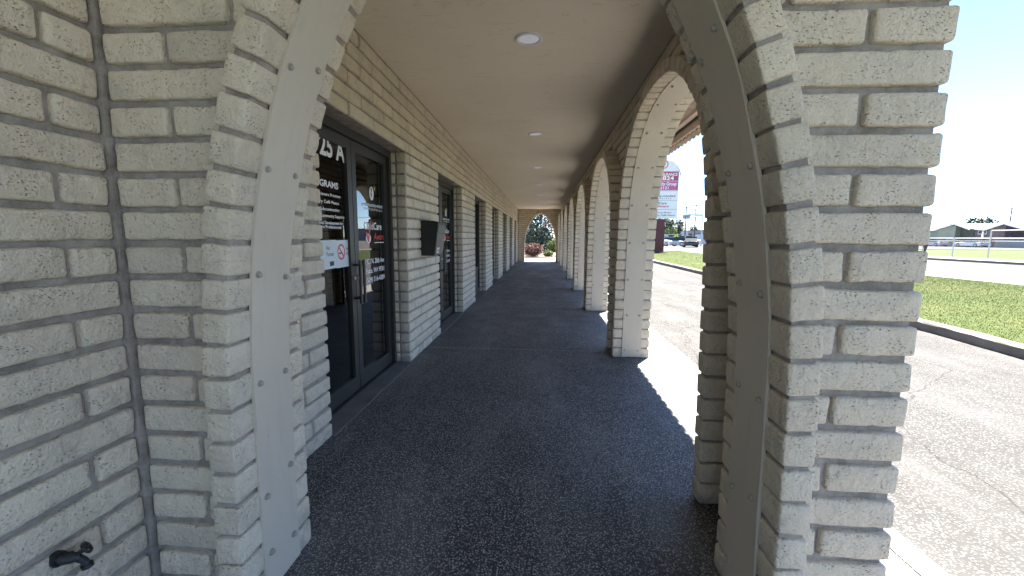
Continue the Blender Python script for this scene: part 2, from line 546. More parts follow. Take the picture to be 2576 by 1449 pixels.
def half_width(kind, z, grow=0.):
    """half width of curve (offset outward by grow) at height z"""
    P, L = CURVES[kind]
    n = len(P) // 2 + 1
    Q = P[:n]
    d = np.gradient(Q, axis=0); d /= np.linalg.norm(d, axis=1, keepdims=True)
    O = Q + np.stack([-d[:, 1], d[:, 0]], 1) * grow
    zz = O[:, 1]; tt = -O[:, 0]
    if z >= zz.max(): return 0.
    i = np.argmax(zz >= z)
    return float(tt[i])

def arch(kind, axis, centre, w0, depth, name_lod, part_label=None):
    """ring of blocks + mortar core; w0 = front plane coordinate, going to w0+depth along the wall normal axis"""
    P, L = CURVES[kind]
    def W(t, w, z):
        return (centre + t, w, z) if axis == 'x' else (w, centre + t, z)
    mb = MB()
    n = int(round(L[-1] / CO)); pitch = L[-1] / n
    for i in range(n):
        (t, z), (dx, dz) = at_len(P, L, (i + .5) * pitch)
        # outward normal (away from opening)
        nx, nz = -dz, dx
        c = (t + nx * RT / 2, z + nz * RT / 2)
        if axis == 'x': ax = [(nx, 0, nz), (0, 1, 0), (-dx, 0, -dz)]
        else: ax = [(0, nx, nz), (1, 0, 0), (0, dx, dz)]
        p = W(c[0], w0 + depth / 2, c[1])
        add_block(mb, p, ax, (RT, depth, pitch - .0125), name_lod, r=.009, amp=.7)
    # mortar core
    s = np.linspace(0, L[-1], 140)
    ins, outs = [], []
    for q in s:
        (t, z), (dx, dz) = at_len(P, L, q); nx, nz = -dz, dx
        ins.append((t + nx * .011, z + nz * .011)); outs.append((t + nx * (RT - .011), z + nz * (RT - .011)))
    a, b = w0 + .012, w0 + depth - .012
    v = []; f = []
    for (i0, i1), (o0, o1) in zip(ins, outs):
        v += [W(i0, a, i1), W(o0, a, o1), W(o0, b, o1), W(i0, b, i1)]
    for i in range(len(s) - 1):
        for k in range(4):
            f.append((i * 4 + k, i * 4 + (k + 1) % 4, i * 4 + 4 + (k + 1) % 4, i * 4 + 4 + k))
    mb.add(v, f, 1)
    o = mb.build("arch_ring", [M['brick'], M['mortar']], building)
    # steel band
    pb = MB(); s = np.linspace(0.0, L[-1], 160)
    pa, pz = w0 + .095, w0 + .288
    v = []; f = []
    for k, q in enumerate(s):
        (t, z), (dx, dz) = at_len(P, L, q); nx, nz = -dz, dx
        wob = .0015 * math.sin(q * 7.3) + .001 * math.sin(q * 17.)
        i0 = -.006 + wob; o0 = .004
        z_ = max(z, .012)
        v += [W(t + nx * i0, pa, z_ + nz * i0), W(t + nx * o0, pa, z_ + nz * o0), W(t + nx * o0, pz, z_ + nz * o0), W(t + nx * i0, pz, z_ + nz * i0)]
    for i in range(len(s) - 1):
        for k in range(4):
            f.append((i * 4 + k, i * 4 + (k + 1) % 4, i * 4 + 4 + (k + 1) % 4, i * 4 + 4 + k))
    pb.add(v, f, 0, None, False)
    band = pb.build("steel_band", M['plate'], o)
    return o, W

_bolt_me = None
def bolt_mesh():
    global _bolt_me
    if _bolt_me: return _bolt_me
    mb = MB()
    seg = 12
    # washer + domed hex head, axis +Z
    v = []; f = []
    prof = [(.0115, -.002), (.0115, .002), (.0085, .0025), (.0085, .008), (.0065, .0105), (0.0, .0115)]
    for r, z in prof:
        for j in range(seg): v.append((r * math.cos(2 * math.pi * j / seg), r * math.sin(2 * math.pi * j / seg), z))
    for i in range(len(prof) - 1):
        for j in range(seg):
            f.append((i * seg + j, i * seg + (j + 1) % seg, (i + 1) * seg + (j + 1) % seg, (i + 1) * seg + j))
    mb.add(v, f, 0, None, False)
    o = mb.build("bolt", M['boltm'])
    _bolt_me = o.data
    bpy.data.objects.remove(o)
    return _bolt_me

def arch_bolts(ring, kind, axis, W, w0, arcs):
    P, L = CURVES[kind]
    for q, jit in arcs:
        for dw in (.125, .258):
            (t, z), (dx, dz) = at_len(P, L, q + (jit if dw < .2 else 0))
            nx, nz = -dz, dx
            inn = Vector((-nx, 0, -nz)) if axis == 'x' else Vector((0, -nx, -nz))
            o = bpy.data.objects.new("bolt", bolt_mesh()); COL.objects.link(o)
            p = Vector(W(t - nx * .006, w0 + dw + random.uniform(-.006, .006), z - nz * .006))
            o.location = p; o.rotation_euler = inn.to_track_quat('Z', 'Y').to_euler()
            o.parent = ring

# ---- near and far cross arches
CX = -.131
RF = 1.113
ring_n, W = arch('cross', 'x', CX, RF, .375, 2)
Lc = CURVES['cross'][1][-1]
arcs = [(.12, .03), (.40, -.04), (.76, .0), (1.10, .02), (1.45, .0), (1.80, -.04), (2.15, .02), (2.5, .02)]
arch_bolts(ring_n, 'cross', 'x', W, RF, arcs + [(Lc - a, j) for a, j in arcs if a < 2.3])
ring_f, W = arch('cross', 'x', CX, END0 - .055, .375, 0)

# ---- side arches
for k, c in enumerate(AC):
    rg, W = arch('side', 'y', c, .742, .372, 1 if k < 3 else 0)
    if k < 5:
        Ls = CURVES['side'][1][-1]
        arch_bolts(rg, 'side', 'y', W, .742, [(Ls - a, 0.) for a in (.08, .45, .82, 1.19, 1.56, 1.93, 2.3, 2.67, 3.0)])

# ---- near cross wall blocks
def cross_holes(z0, z1):
    h = half_width('cross', z0 - .02, RT - .03)
    return [(CX - h, CX + h)] if h > 0.02 else []
def cross_wall(front, lodf, name):
    mb = MB()
    hw_l = -1.29
    fn, ax = mapper('x', front, -1)
    D = .232
    for i in range(27):
        z0 = i * CO + .006; z1 = min(z0 + BH, CEIL - .004)
        if z1 - z0 < .03: continue
        h = half_width('cross', z0 - .02, RT - .03)
        pieces = []
        if h > 0.02:
            offl = WX if i % 2 == 0 else WX + BL / 2
            offr = AX1 if i % 2 == 0 else AX1 - BL / 2
            pieces += row_pieces(WX + .004, CX - h, offl, [])
            pieces += row_pieces(CX + h, AX1, offr, [])
        else:
            pieces += row_pieces(WX + .004, AX1, (WX if i % 2 == 0 else WX + BL / 2), [])
        for a, b in pieces:
            a2 = a + JT / 2 if a > WX + .01 else a + .012
            b2 = b - JT / 2 if b < AX1 - .001 else b
            if b2 - a2 < .02: continue
            c = ((a2 + b2) / 2, front + D / 2, (z0 + z1) / 2)
            add_block(mb, c, [(1, 0, 0), (0, 1, 0), (0, 0, 1)], (b2 - a2, D, z1 - z0), lodf(c[0], c[1]), r=.0105)
    # mortar core as stacked strips following the arch
    zs = np.linspace(0, CEIL, 80)
    for sgn in (-1, 1):
        for z0, z1 in zip(zs[:-1], zs[1:]):
            h = half_width('cross', z0, RT - .03)
            if sgn < 0: x0, x1 = WX - .01, CX - h
            else: x0, x1 = CX + h, AX1 - .014
            mb.box((x0, front + .018, z0), (x1, front + D - .014, z1), 1)
    return mb.build(name, [M['brick'], M['mortar']], building)
cross_wall(TW0, lambda x, y: 2, "cross_wall")
cross_wall(END0, lambda x, y: 0, "cross_wall")

# ---- arcade wall
mb = MB()
def side_holes(z0, z1):
    h = half_width('side', z0 - .02, RT - .03)
    return [(c - h, c + h) for c in AC] if h > .02 else []
fn, ax = mapper('y', AX1, 1)
for i in range(27):
    z0 = i * CO + .006; z1 = min(z0 + BH, CEIL - .004)
    if z1 - z0 < .03: continue
    off = AC[0] - SP / 2 - BL / 2 if i % 2 == 0 else AC[0] - SP / 2
    for a, b in row_pieces(TW1, END0, off, side_holes(z0, z1)):
        a2, b2 = a + JT / 2, b - JT / 2
        if b2 - a2 < .025: continue
        c = ((AX0 + AX1) / 2, (a2 + b2) / 2, (z0 + z1) / 2)
        add_block(mb, c, [(0, 1, 0), (-1, 0, 0), (0, 0, 1)], (b2 - a2, AX1 - AX0, z1 - z0), 1 if c[1] < 9 else 0)
zs = np.linspace(0, CEIL, 60)
for z0, z1 in zip(zs[:-1], zs[1:]):
    h = half_width('side', z0, RT - .03)
    e = [TW1 - .02] + [q for c in AC for q in (c - h, c + h)] + [END0 + .02] if h > 0 else [TW1 - .02, END0 + .02]
    for a, b in zip(e[::2], e[1::2]):
        mb.box((AX0 + .013, a, z0), (AX1 - .013, b, z1), 1)
mb.build("arcade_wall", [M['brick'], M['mortar']], building)

# ---- storefront wall: behind the camera to the far cross wall
mb = MB()
DW = .094
def sf_lod(x, y): return 2 if y < 2.6 else (1 if y < 10.5 else 0)
for i in range(27):
    z0 = i * CO + .006; z1 = min(z0 + BH, CEIL - .004)
    if z1 - z0 < .03: continue
    zc = (z0 + z1) / 2
    pieces = []
    # alcove part (camera side of the cross wall)
    offa = TW0 if i % 2 == 0 else TW0 - .135
    pieces += [(a, b, 0) for a, b in row_pieces(-2.4, TW0, offa, [])]
    if i < 20:
        e = [TW1] + [q for o_ in OPEN for q in (o_, o_ + OW)] + [END0]
        for a, b in zip(e[::2], e[1::2]):
            off = b if i % 2 == 0 else b - BL / 2
            if i % 4 == 3: off = b - BL * .66 if random.random() < .4 else off
            pieces += [(p, q, 1) for p, q in row_pieces(a, b, off, [])]
    else:
        off = OPEN[0] if i % 2 == 0 else OPEN[0] + BL / 2
        pieces += [(p, q, 1) for p, q in row_pieces(TW1, END0, off, [])]
    for a, b, w in pieces:
        a2, b2 = a + JT / 2, b - JT / 2
        # flush ends at openings
        if i < 20 and w:
            for o_ in OPEN:
                if abs(b - o_) < 1e-6: b2 = b
                if abs(a - o_ - OW) < 1e-6: a2 = a
        if b2 - a2 < .025: continue
        add_block(mb, (WX - DW / 2, (a2 + b2) / 2, zc), [(0, 1, 0), (-1, 0, 0), (0, 0, 1)], (b2 - a2, DW, z1 - z0), sf_lod(0, a2), r=.0115)
    # second leaf seen in the jambs
    if i < 20:
        for k, o_ in enumerate(OPEN):
            for (a2, b2) in ((o_ - .2, o_), (o_ + OW, o_ + OW + .2)):
                add_block(mb, (WX - DW - .014 - .045, (a2 + b2) / 2, zc), [(0, 1, 0), (-1, 0, 0), (0, 0, 1)], (b2 - a2, .09, z1 - z0), 1 if k < 3 else 0, r=.013)
# mortar cores
e = [TW1 - .1] + [q for o_ in OPEN for q in (o_ - .012, o_ + OW + .012)] + [END1]
for a, b in zip(e[::2], e[1::2]):
    mb.box((WX - .26, a, 0), (WX - .017, b, OH), 1)
mb.box((WX - .26, TW1 - .1, OH + .004), (WX - .017, END1, CEIL), 1)
mb.box((WX - .26, -2.6, 0), (WX - .018, TW1 - .1, CEIL), 1)
mb.box((WX - .021, TW0 - .006, 0), (WX + .007, TW0 + .022, CEIL - .002), 1)
mb.build("storefront_wall", [M['brick'], M['mortar']], building)

# ---- ceiling, soffit, eave, roof
Y0, Y1 = -2.3, 22.45  # unseen run behind the camera is sized to shade the near walls
XE = 1.736
mb = MB()
mb.box((-6.6, Y0, CEIL), (1.50, Y1, CEIL + .10))
mb.build("ceiling", M['stucco'], building)
mb = MB()
mb.box((1.50, Y0, CEIL + .02), (1.54, Y1, CEIL + .10), 1)          # shadow gap, its shade put in as a dark-coloured strip
mb.box((1.54, Y0, 2.52), (1.60, Y1, CEIL + .10), 0)                # inner board
mb.box((1.605, Y0, 2.50), (1.625, Y1, CEIL + .10), 1)  # dark strip painted as the shade between the boards
mb.box((1.63, Y0, 2.425), (1.70, Y1, CEIL + .10), 0)               # fascia
mb.build("fascia", [M['wood'], M['gap_shade']], building)
mb = MB()
v = []
for y in np.arange(Y0, Y1, .135):
    mb.tube([(1.66, y + .0675, 2.445), (XE - .0, y + .0675, 2.425)], .05, 8, 0, True, False)
mb.build("eave_tiles", M['tile'], building)
mb = MB()
mb.prism([(XE, Y0, 2.46), (XE, Y0, 2.50), (-2.6, Y0, 3.65), (-7.2, Y0, 3.65), (-7.2, Y0, 2.76), (1.6, Y0, 2.76)], (0, Y1 - Y0, 0))
mb.build("roof", M['tile'], building)

# ---- threshold sills in each opening
for o_ in OPEN:
    mb = MB(); mb.box((WX - .24, o_ - .01, 0), (WX + .012, o_ + OW + .01, .006)); mb.build("threshold", M['sill'], building)

# ---- room behind the glass
mb = MB()
XR = -6.5
mb.box((XR, 1.2, -.06), (WX - .23, END1, .004), 0)
mb.box((-3.2, 2.3, .008), (WX - .25, 4.1, .016), 2)
mb.box((XR - .1, 1.2, 0), (XR, END1, 2.62), 1)
mb.box((XR, 1.1, 0), (WX - .26, 1.2, 2.62), 1)
mb.box((XR, END1, 0), (WX - .26, END1 + .1, 2.62), 1)
for y in (4.5, 7.2, 9.9, 12.6, 15.4, 18.2):
    mb.box((XR, y, 0), (WX - .6, y + .1, 2.62), 1)
mb.box((XR, 1.2, 2.60), (WX - .26, END1, 2.63), 1)
mb.build("interior_room", [M['room_floor'], M['room_wall'], M['room_mat']], building)

# ------------------------------------------------------------------ lettering
def text_mesh(body, height, mat, width=None, bold=0., align='LEFT', shear=0., depth=.0006):
    cu = bpy.data.curves.new("t", 'FONT'); cu.body = body; cu.size = 1.; cu.align_x = align
    cu.offset = bold; cu.shear = shear; cu.resolution_u = 3
    to = bpy.data.objects.new("t", cu); COL.objects.link(to)
    dg = bpy.context.evaluated_depsgraph_get(); dg.update()
    me = bpy.data.meshes.new_from_object(to.evaluated_get(dg))
    bpy.data.objects.remove(to); bpy.data.curves.remove(cu)
    v = np.array([p.co[:] for p in me.vertices])
    sy = height / .70
    sx = sy
    x0, x1 = v[:, 0].min(), v[:, 0].max()
    if width: sx = width / (x1 - x0)
    for p in me.vertices:
        x = p.co.x
        x = x - (x0 if align == 'LEFT' else (x1 if align == 'RIGHT' else (x0 + x1) / 2))
        p.co = (x * sx, p.co.y * sy, p.co.z)
    me.materials.clear(); me.materials.append(mat)
    return me
def put(me, name, pos, facing, parent):
    o = bpy.data.objects.new(name, me); COL.objects.link(o)
    if facing == '+x': R = Matrix(((0, 0, 1), (1, 0, 0), (0, 1, 0)))
    else: R = Matrix(((1, 0, 0), (0, 0, -1), (0, 1, 0)))      # faces -Y
    o.matrix_basis = Matrix.Translation(pos) @ R.to_4x4()
    o.parent = parent
    return o
def flat(pts, name, mat, pos, facing, parent, th=.0006):
    mb = MB(); mb.prism([(x, y, 0) for x, y in pts], (0, 0, th))
    o = mb.build(name, mat); R = None
    me = o.data; bpy.data.objects.remove(o)
    return put(me, name, pos, facing, parent)
def circle_pts(cx, cy, rx, ry, n=28, a0=0, a1=2 * math.pi):
    return [(cx + rx * math.cos(a0 + (a1 - a0) * i / n), cy + ry * math.sin(a0 + (a1 - a0) * i / n)) for i in range(n)]

# ------------------------------------------------------------------ doors and windows
FX = WX - .16     # frame face
def framing(mb, y0, y1, z0, z1, x0, x1, w, wt, wb, mi=0):
    mb.box((x0, y0, z0), (x1, y0 + w, z1), mi); mb.box((x0, y1 - w, z0), (x1, y1, z1), mi)
    mb.box((x0, y0 + w, z1 - wt), (x1, y1 - w, z1), mi); mb.box((x0, y0 + w, z0), (x1, y1 - w, z0 + wb), mi)

def door_set(y0):
    """pair of glazed leaves in a bronze frame; each leaf is a door part"""
    f = MB(); L = (0, y0, 0)
    framing(f, y0 + .002, y0 + OW - .002, .014, OH - .003, FX - .07, FX + .02, .05, .06, .0001)
    fo = f.build("door_frame", M['bronze'], building, L)
    mid = y0 + OW / 2
    res = []
    for s, (a, b) in enumerate(((y0 + .055, mid - .004), (mid + .004, y0 + OW - .055))):
        d = MB(); framing(d, a, b, .022, OH - .067, FX - .055, FX - .008, .068, .075, .115)
        lf = d.build("door", M['bronze'], building, L)
        g = MB(); g.box((FX - .036, a + .05, .13), (FX - .030, b - .05, OH - .135))
        g.build("glass", M['glass'], lf, L).location = (0, 0, 0)
        h = MB(); hy = (b - .03) if s == 0 else (a + .03)
        h.tube([(FX + .045, hy, .72), (FX + .045, hy, 1.06)], .012, 10)
        for z in (.76, 1.02): h.tube([(FX - .01, hy, z), (FX + .045, hy, z)], .008, 8)
        h.build("handle", M['bronze'], lf, L).location = (0, 0, 0)
        lk = MB(); lk.tube([(FX - .01, hy + (.0), .92), (FX + .004, hy, .92)], .017, 14)
        lk.build("lock", M['steel'], lf, L).location = (0, 0, 0)
        res.append(lf)
    return res
def local(y0, y, z, dy=0.): return (FX - .0285, y * 1.0127 + dy - y0, EYE + (z - EYE) * 1.0127)

def logo_leaf(leaf, y0, dy=0.):
    P = lambda y, z: local(y0, y, z, dy)
    # globe with a small star
    flat(circle_pts(0, 0, .045, .058), "emblem", M['letter'], P(3.47, 1.603), '+x', leaf, .0005)
    flat([(-.012, .05), (.0, .02), (-.014, -.005), (.004, -.04), (.014, -.015), (.006, .01), (.022, .03), (.008, .05)], "emblem", M['ink'], P(3.462, 1.603), '+x', leaf, .0012)
    star = []
    for i in range(16):
        r = .026 if i % 2 == 0 else .006
        star.append((r * math.cos(i * math.pi / 8), r * math.sin(i * math.pi / 8)))
    flat(star, "emblem", M['letter_yellow'], P(3.535, 1.652), '+x', leaf, .0014)
    put(text_mesh("community-minded", .034, M['letter'], .49, .012), "lettering", P(3.275, 1.492), '+x', leaf)
    put(text_mesh("E N T E R P R I S E S", .019, M['letter'], .41, .014), "lettering", P(3.315, 1.46), '+x', leaf)
    put(text_mesh("ChildCare", .062, M['letter'], .37, .02), "lettering", P(3.30, 1.30), '+x', leaf)
    put(text_mesh("Aware", .06, M['letter_red'], .25, .02, 'LEFT', .3), "lettering", P(3.478, 1.213), '+x', leaf)
    flat(circle_pts(0, 0, .052, .04), "emblem", M['letter'], P(3.375, 1.225), '+x', leaf, .0005)
    flat([(-.05, .055), (-.02, .055), (0, .01), (.06, .155), (.078, .16), (.014, -.03), (-.008, -.03)], "emblem", M['letter_red'], P(3.37, 1.225), '+x', leaf, .0014)
    flat([(0, 0), (.23, 0), (.23, .008), (0, .008)], "emblem", M['letter'], P(3.50, 1.184), '+x', leaf)
    for i, s in enumerate(("1923 N. 20th Ave", "Pasco, WA 99301", "(509) 316-4389")):
        put(text_mesh(s, .043, M['letter'], .405, .02), "lettering", P(3.302, 1.012 - .079 * i), '+x', leaf)

leafA, leafB = door_set(OPEN[0])
y0 = OPEN[0]
put(text_mesh("1925 A", .138, M['letter'], .495, .03), "lettering", local(y0, 2.525, 1.78), '+x', leafA)
put(text_mesh("PROGRAMS", .043, M['letter'], .40, .03), "lettering", local(y0, 2.50, 1.572), '+x', leafA)
for s, ye, z in (("Early Achievers Program", 2.925, 1.512), ("Recovery Café Pasco", 2.90, 1.463), ("ECEAP Subcontracting", 2.905, 1.414),
                 ("Regional Community Supports", 2.972, 1.369), ("Professional Development for", 2.95, 1.322), ("Child Care Professionals", 2.92, 1.295)):
    put(text_mesh(s, .021, M['letter'], ye - 2.50, .02), "lettering", local(y0, 2.50, z), '+x', leafA)
logo_leaf(leafB, y0)
leafC, leafD = door_set(OPEN[1])
logo_leaf(leafD, OPEN[1], OPEN[1] - OPEN[0])
put(text_mesh("1925 B", .135, M['letter'], .52, .03), "lettering", local(OPEN[1], 2.525, 1.78, SP), '+x', leafC)

# no smoking stickers on the glass (things of their own)
def sticker(name, y, w, label, eng):
    X = FX - .0275
    root = empty(name, (X, y * 1.0127, 1.012)); tag(root, label, "sticker")
    flat([(0, 0), (w, .004), (w, .204), (0, .2)], "paper", M['paper'], (0, 0, 0), '+x', root)
    if eng:
        cx, cy = .075, .115
        outer = circle_pts(cx, cy, .058, .058, 32); inner = circle_pts(cx, cy, .044, .044, 32)
        mb = MB(); v = [(a, b, .001) for a, b in outer] + [(a, b, .001) for a, b in inner]
        f = [(i, (i + 1) % 32, 32 + (i + 1) % 32, 32 + i) for i in range(32)]
        mb.add(v, f)
        q = .7071 * .05
        mb.add([(cx - q - .006, cy + q - .004, .0016), (cx - q + .006, cy + q + .004, .0016), (cx + q + .006, cy - q + .004, .0016), (cx + q - .006, cy - q - .004, .0016)], [(0, 1, 2, 3)])
        o = mb.build("prohibition_mark", M['letter_red']); me = o.data; bpy.data.objects.remove(o)
        put(me, "prohibition_mark", (0, 0, 0), '+x', root)
        flat([(cx - .035, cy - .014), (cx + .022, cy - .014), (cx + .022, cy - .004), (cx - .035, cy - .004)], "cigarette_mark", M['ink'], (.0005, 0, 0), '+x', root)
        put(text_mesh("No", .026, M['ink'], .035, .01), "lettering", (.001, .150, .125), '+x', root)
        put(text_mesh("Smoking", .024, M['ink'], .085, .01), "lettering", (.001, .146, .092), '+x', root)
        flat([(.19, .02), (.235, .02), (.235, .05), (.19, .055)], "state_emblem", M['olive'], (.0005, 0, 0), '+x', root)
    else:
        put(text_mesh("No", .028, M['ink'], .045, .01), "lettering", (.001, .09, .135), '+x', root)
        put(text_mesh("Fumar", .028, M['ink'], .10, .01), "lettering", (.001, .09, .092), '+x', root)
        flat([(.13, .02), (.185, .024), (.185, .055), (.125, .052)], "state_emblem", M['ink'], (.0005, 0, 0), '+x', root)
sticker("notice_sticker", 2.60, .222, "pale sticker reading No Fumar on the first glass door", False)
sticker("notice_sticker", 2.82, .262, "pale sticker with a red barred circle reading No Smoking on the first glass door", True)

def window_set(y0, first=False):
    L = (0, y0, 0)
    f = MB(); framing(f, y0 + .002, y0 + OW - .002, .014, OH - .003, FX - .06, FX + .01, .05, .06, .08)
    f.box((FX - .05, y0 + .052, .53), (FX + .005, y0 + OW - .052, .58))
    f.box((FX - .05, y0 + OW / 2 - .02, .58), (FX + .005, y0 + OW / 2 + .02, OH - .063))
    w = f.build("window", M['bronze'], building, L)
    g = MB(); g.box((FX - .036, y0 + .052, .58), (FX - .030, y0 + OW / 2 - .02, OH - .063)); g.box((FX - .036, y0 + OW / 2 + .02, .58), (FX - .030, y0 + OW - .052, OH - .063))
    g.build("glass", M['glass'], w, L).location = (0, 0, 0)
    p = MB(); p.box((FX - .04, y0 + .052, .094), (FX - .015, y0 + OW - .052, .53))
    p.build("lower_panel", M['black2'], w, L).location = (0, 0, 0)
    return w
w0_ = window_set(OPEN[2])
for o_ in OPEN[3:]:
    c = copy_tree(w0_, building); c.location = (0, o_, 0)

# ------------------------------------------------------------------ ceiling lights
def ring_lathe(mb, prof, seg=32, mi=0):
    v = []; f = []
    for r, z in prof:
        for j in range(seg): v.append((r * math.cos(2 * math.pi * j / seg), r * math.sin(2 * math.pi * j / seg), z))
    for i in range(len(prof) - 1):
        for j in range(seg):
            f.append((i * seg + j, i * seg + (j + 1) % seg, (i + 1) * seg + (j + 1) % seg, (i + 1) * seg + j))
    mb.add(v, f, mi, None, True)
ORD = ["nearest", "second", "third", "fourth", "fifth", "sixth", "farthest"]
dl = empty("ceiling_light", (-.12, AC[0] + .05, CEIL))
mb = MB(); ring_lathe(mb, [(.100, .0), (.100, -.006), (.094, -.010), (.076, -.009), (.072, -.003)])
mb.build("trim_ring", M['white'], dl)
mb = MB(); ring_lathe(mb, [(.073, -.003), (.04, -.0035), (.0005, -.004)]); mb.build("lens", M['lens'], dl)
lights = [dl] + [copy_tree(dl) for _ in range(6)]
for k, o in enumerate(lights):
    o.location = (-.12, AC[k] + .05, CEIL)
    tag(o, "%s of the flush round white lights along the tan stucco ceiling" % ORD[k], "ceiling light", "recessed lights in the arcade ceiling")

# ------------------------------------------------------------------ mailbox
MY0, MY1 = 4.31, 4.67
mbx = empty("mailbox", (WX, MY0, 1.04)); tag(mbx, "black steel wall mailbox hung on the block wall between the first two doors", "mailbox")
mb = MB(); W_ = MY1 - MY0
mb.prism([(-.012, 0, 0), (.140, 0, 0), (.182, 0, .335), (-.012, 0, .335)], (0, W_, 0))
mb.build("body", M['black'], mbx)
mb = MB()
mb.prism([(-.012, -.006, .337), (.192, -.006, .337), (.192, -.006, .352), (.15, -.006, .366), (.03, -.006, .374), (-.012, -.006, .366)], (0, W_ + .012, 0))
mb.build("lid", M['black'], mbx)
def sl(z): return .140 + .042 * z / .335
mb = MB(); a, b = .012, W_ - .012
mb.prism([(sl(.015) + .001, a, .015), (sl(.015) + .005, a, .015), (sl(.235) + .005, a, .235), (sl(.235) + .001, a, .235)], (0, b - a, 0)); mb.build("access_door", M['black2'], mbx)
mb = MB(); mb.prism([(sl(.245) + .001, a, .245), (sl(.245) + .008, a, .245), (sl(.325) + .008, a, .325), (sl(.325) + .001, a, .325)], (0, b - a, 0)); mb.build("slot_flap", M['black2'], mbx)
mb = MB(); mb.tube([(sl(.2), .11, .205), (sl(.2) + .012, .11, .205)], .009, 12); mb.build("lock", M['steel'], mbx)
mb = MB(); mb.prism([(sl(.02) + .0055, .06, .025), (sl(.02) + .0065, .06, .025), (sl(.08) + .0065, .06, .085), (sl(.08) + .0055, .06, .085)], (0, .11, 0)); mb.build("address_label", M['paper'], mbx)
o = put(text_mesh("1925", .028, M['ink'], .08, .02), "lettering", (sl(.05) + .009, .075, .04), '+x', mbx)

# ------------------------------------------------------------------ hose tap
tp = empty("hose_tap", (WX, .915, .375)); tp.scale = (.6, .6, .6); tag(tp, "dark weathered hose tap sticking out of the block wall low beside the cross arch", "tap")
mb = MB(); mb.tube([(-.012, 0, 0), (.010, 0, 0)], .034, 18); mb.tube([(.0, 0, 0), (.03, 0, 0), (.05, .01, -.002), (.075, .03, -.006)], [.018, .020, .023, .02], 14)
mb.tube([(.02, 0, .0), (.055, .016, .0)], [.027, .024], 6)
mb.build("body", M['brass'], tp)
mb = MB(); mb.tube([(.062, .022, -.005), (.082, .038, -.035), (.088, .042, -.068)], [.018, .015, .019], 14); mb.tube([(.086, .041, -.052), (.0885, .0425, -.070)], .0225, 14); mb.build("spout", M['brass'], tp)
mb = MB(); mb.tube([(.06, .022, .0), (.088, .045, .022)], [.011, .009], 10)
ax_ = Vector((.028, .023, .022)).normalized(); c0 = Vector((.090, .047, .024))
a_ = ax_.cross(Vector((0, 0, 1))).normalized(); b_ = ax_.cross(a_)
ringp = [c0 + (a_ * math.cos(t) + b_ * math.sin(t)) * .024 for t in np.linspace(0, 2 * math.pi, 25)]
mb.tube(ringp, .0065, 8, cap=False)
for t in (0, 2.1, 4.2): mb.tube([c0, c0 + (a_ * math.cos(t) + b_ * math.sin(t)) * .024], .0045, 6)
mb.tube([c0 - ax_ * .004, c0 + ax_ * .006], .009, 10)
mb.build("handwheel", M['brass'], tp)

# ------------------------------------------------------------------ the ground
def sheet(name, pts, z, mat, th=.02):
    mb = MB(); mb.prism([(x, y, z - th) for x, y in pts], (0, 0, th))
    o = mb.build(name, mat); tag(o, kind="structure"); return o
XW = 1.415
mb = MB()
js = [-6.] + [AC[0] - SP / 2 + SP * k for k in range(0, NA + 1)] + [END1 + .1]
js = [-6., AC[0] - SP / 2 - SP] + [AC[0] + SP / 2 + SP * k for k in range(NA)] + [END1 + .35]
for a, b in zip(js[:-1], js[1:]):
    mb.box((WX - .02, a + .006, -.08), (XW, b - .006, 0))
tag(mb.build("walkway", M['walk']), kind="structure")
sheet("walkway_joint_bed", [(WX - .02, -6), (XW, -6), (XW, END1 + .3), (WX - .02, END1 + .3)], -.0015, M['joint'], .05)
mb = MB()
jy = -6.
while jy < END1:
    mb.box((XW + .006, jy, -.1), (1.53, jy + SP - .006, .0)); jy += SP
tag(mb.build("walkway_edge", M['concrete']), kind="structure")
sheet("parking_asphalt", [(1.534, -8), (6.2, -8), (6.2, 37.6), (1.534, 37.6)], -.012, M['asphalt'], .1)
# garden end
sheet("end_path", [(-14, END1 + .352), (1.53, END1 + .352), (1.53, 37.6), (-14, 37.6)], -.006, M['concrete'], .1)
# big base
mb = MB(); mb.add([(-1500, -1500, -.16), (2500, -1500, -.16), (2500, 3000, -.16), (-1500, 3000, -.16)], [(0, 1, 2, 3)]); tag(mb.build("ground", M['grass']), kind="structure")
# kerb of lawn island
KP = [(4.95, -8), (5.02, 0), (5.08, 4.6), (5.22, 5.6), (5.38, 8), (5.5, 14), (5.62, 20), (5.72, 30), (6.1, 35.0), (7.4, 36.9), (9.5, 37.4), (12.1, 37.6)]
mb = MB(); v = []; f = []
_ky = np.linspace(-8, 30, 260)
kp = [Vector((float(np.interp(y, [k[1] for k in KP[:8]], [k[0] for k in KP[:8]])), y, 0)) for y in _ky] + [Vector((x, y, 0)) for x, y in KP[8:]]
for i, p in enumerate(kp):
    d = (kp[min(i + 1, len(kp) - 1)] - kp[max(i - 1, 0)]).normalized(); n_ = Vector((d.y, -d.x, 0))
    for w, z in ((0, -.1), (.0, .095), (.02, .115), (.14, .115), (.15, .10), (.15, -.1)): v.append(p + n_ * (w + random.gauss(0, .003)) + Vector((0, 0, z + random.gauss(0, .003) - (.012 if (i % 20 == 0 and z > .05) else 0))))
for i in range(len(kp) - 1):
    for k in range(5): f.append((i * 6 + k, i * 6 + 6 + k, i * 6 + 7 + k, i * 6 + k + 1))
mb.add(v, f); tag(mb.build("lawn_kerb", M['kerb']), kind="structure")
sheet("lawn", [(x + .13, y - (.13 if i > 8 else 0)) for i, (x, y) in enumerate(KP)] + [(12.2, 37.45), (12.2, -8)], .10, M['grass'], .2)
sheet("sidewalk", [(12.204, -60), (13.3, -60), (13.3, 37.6), (12.204, 37.6)], .07, M['concrete'], .2)
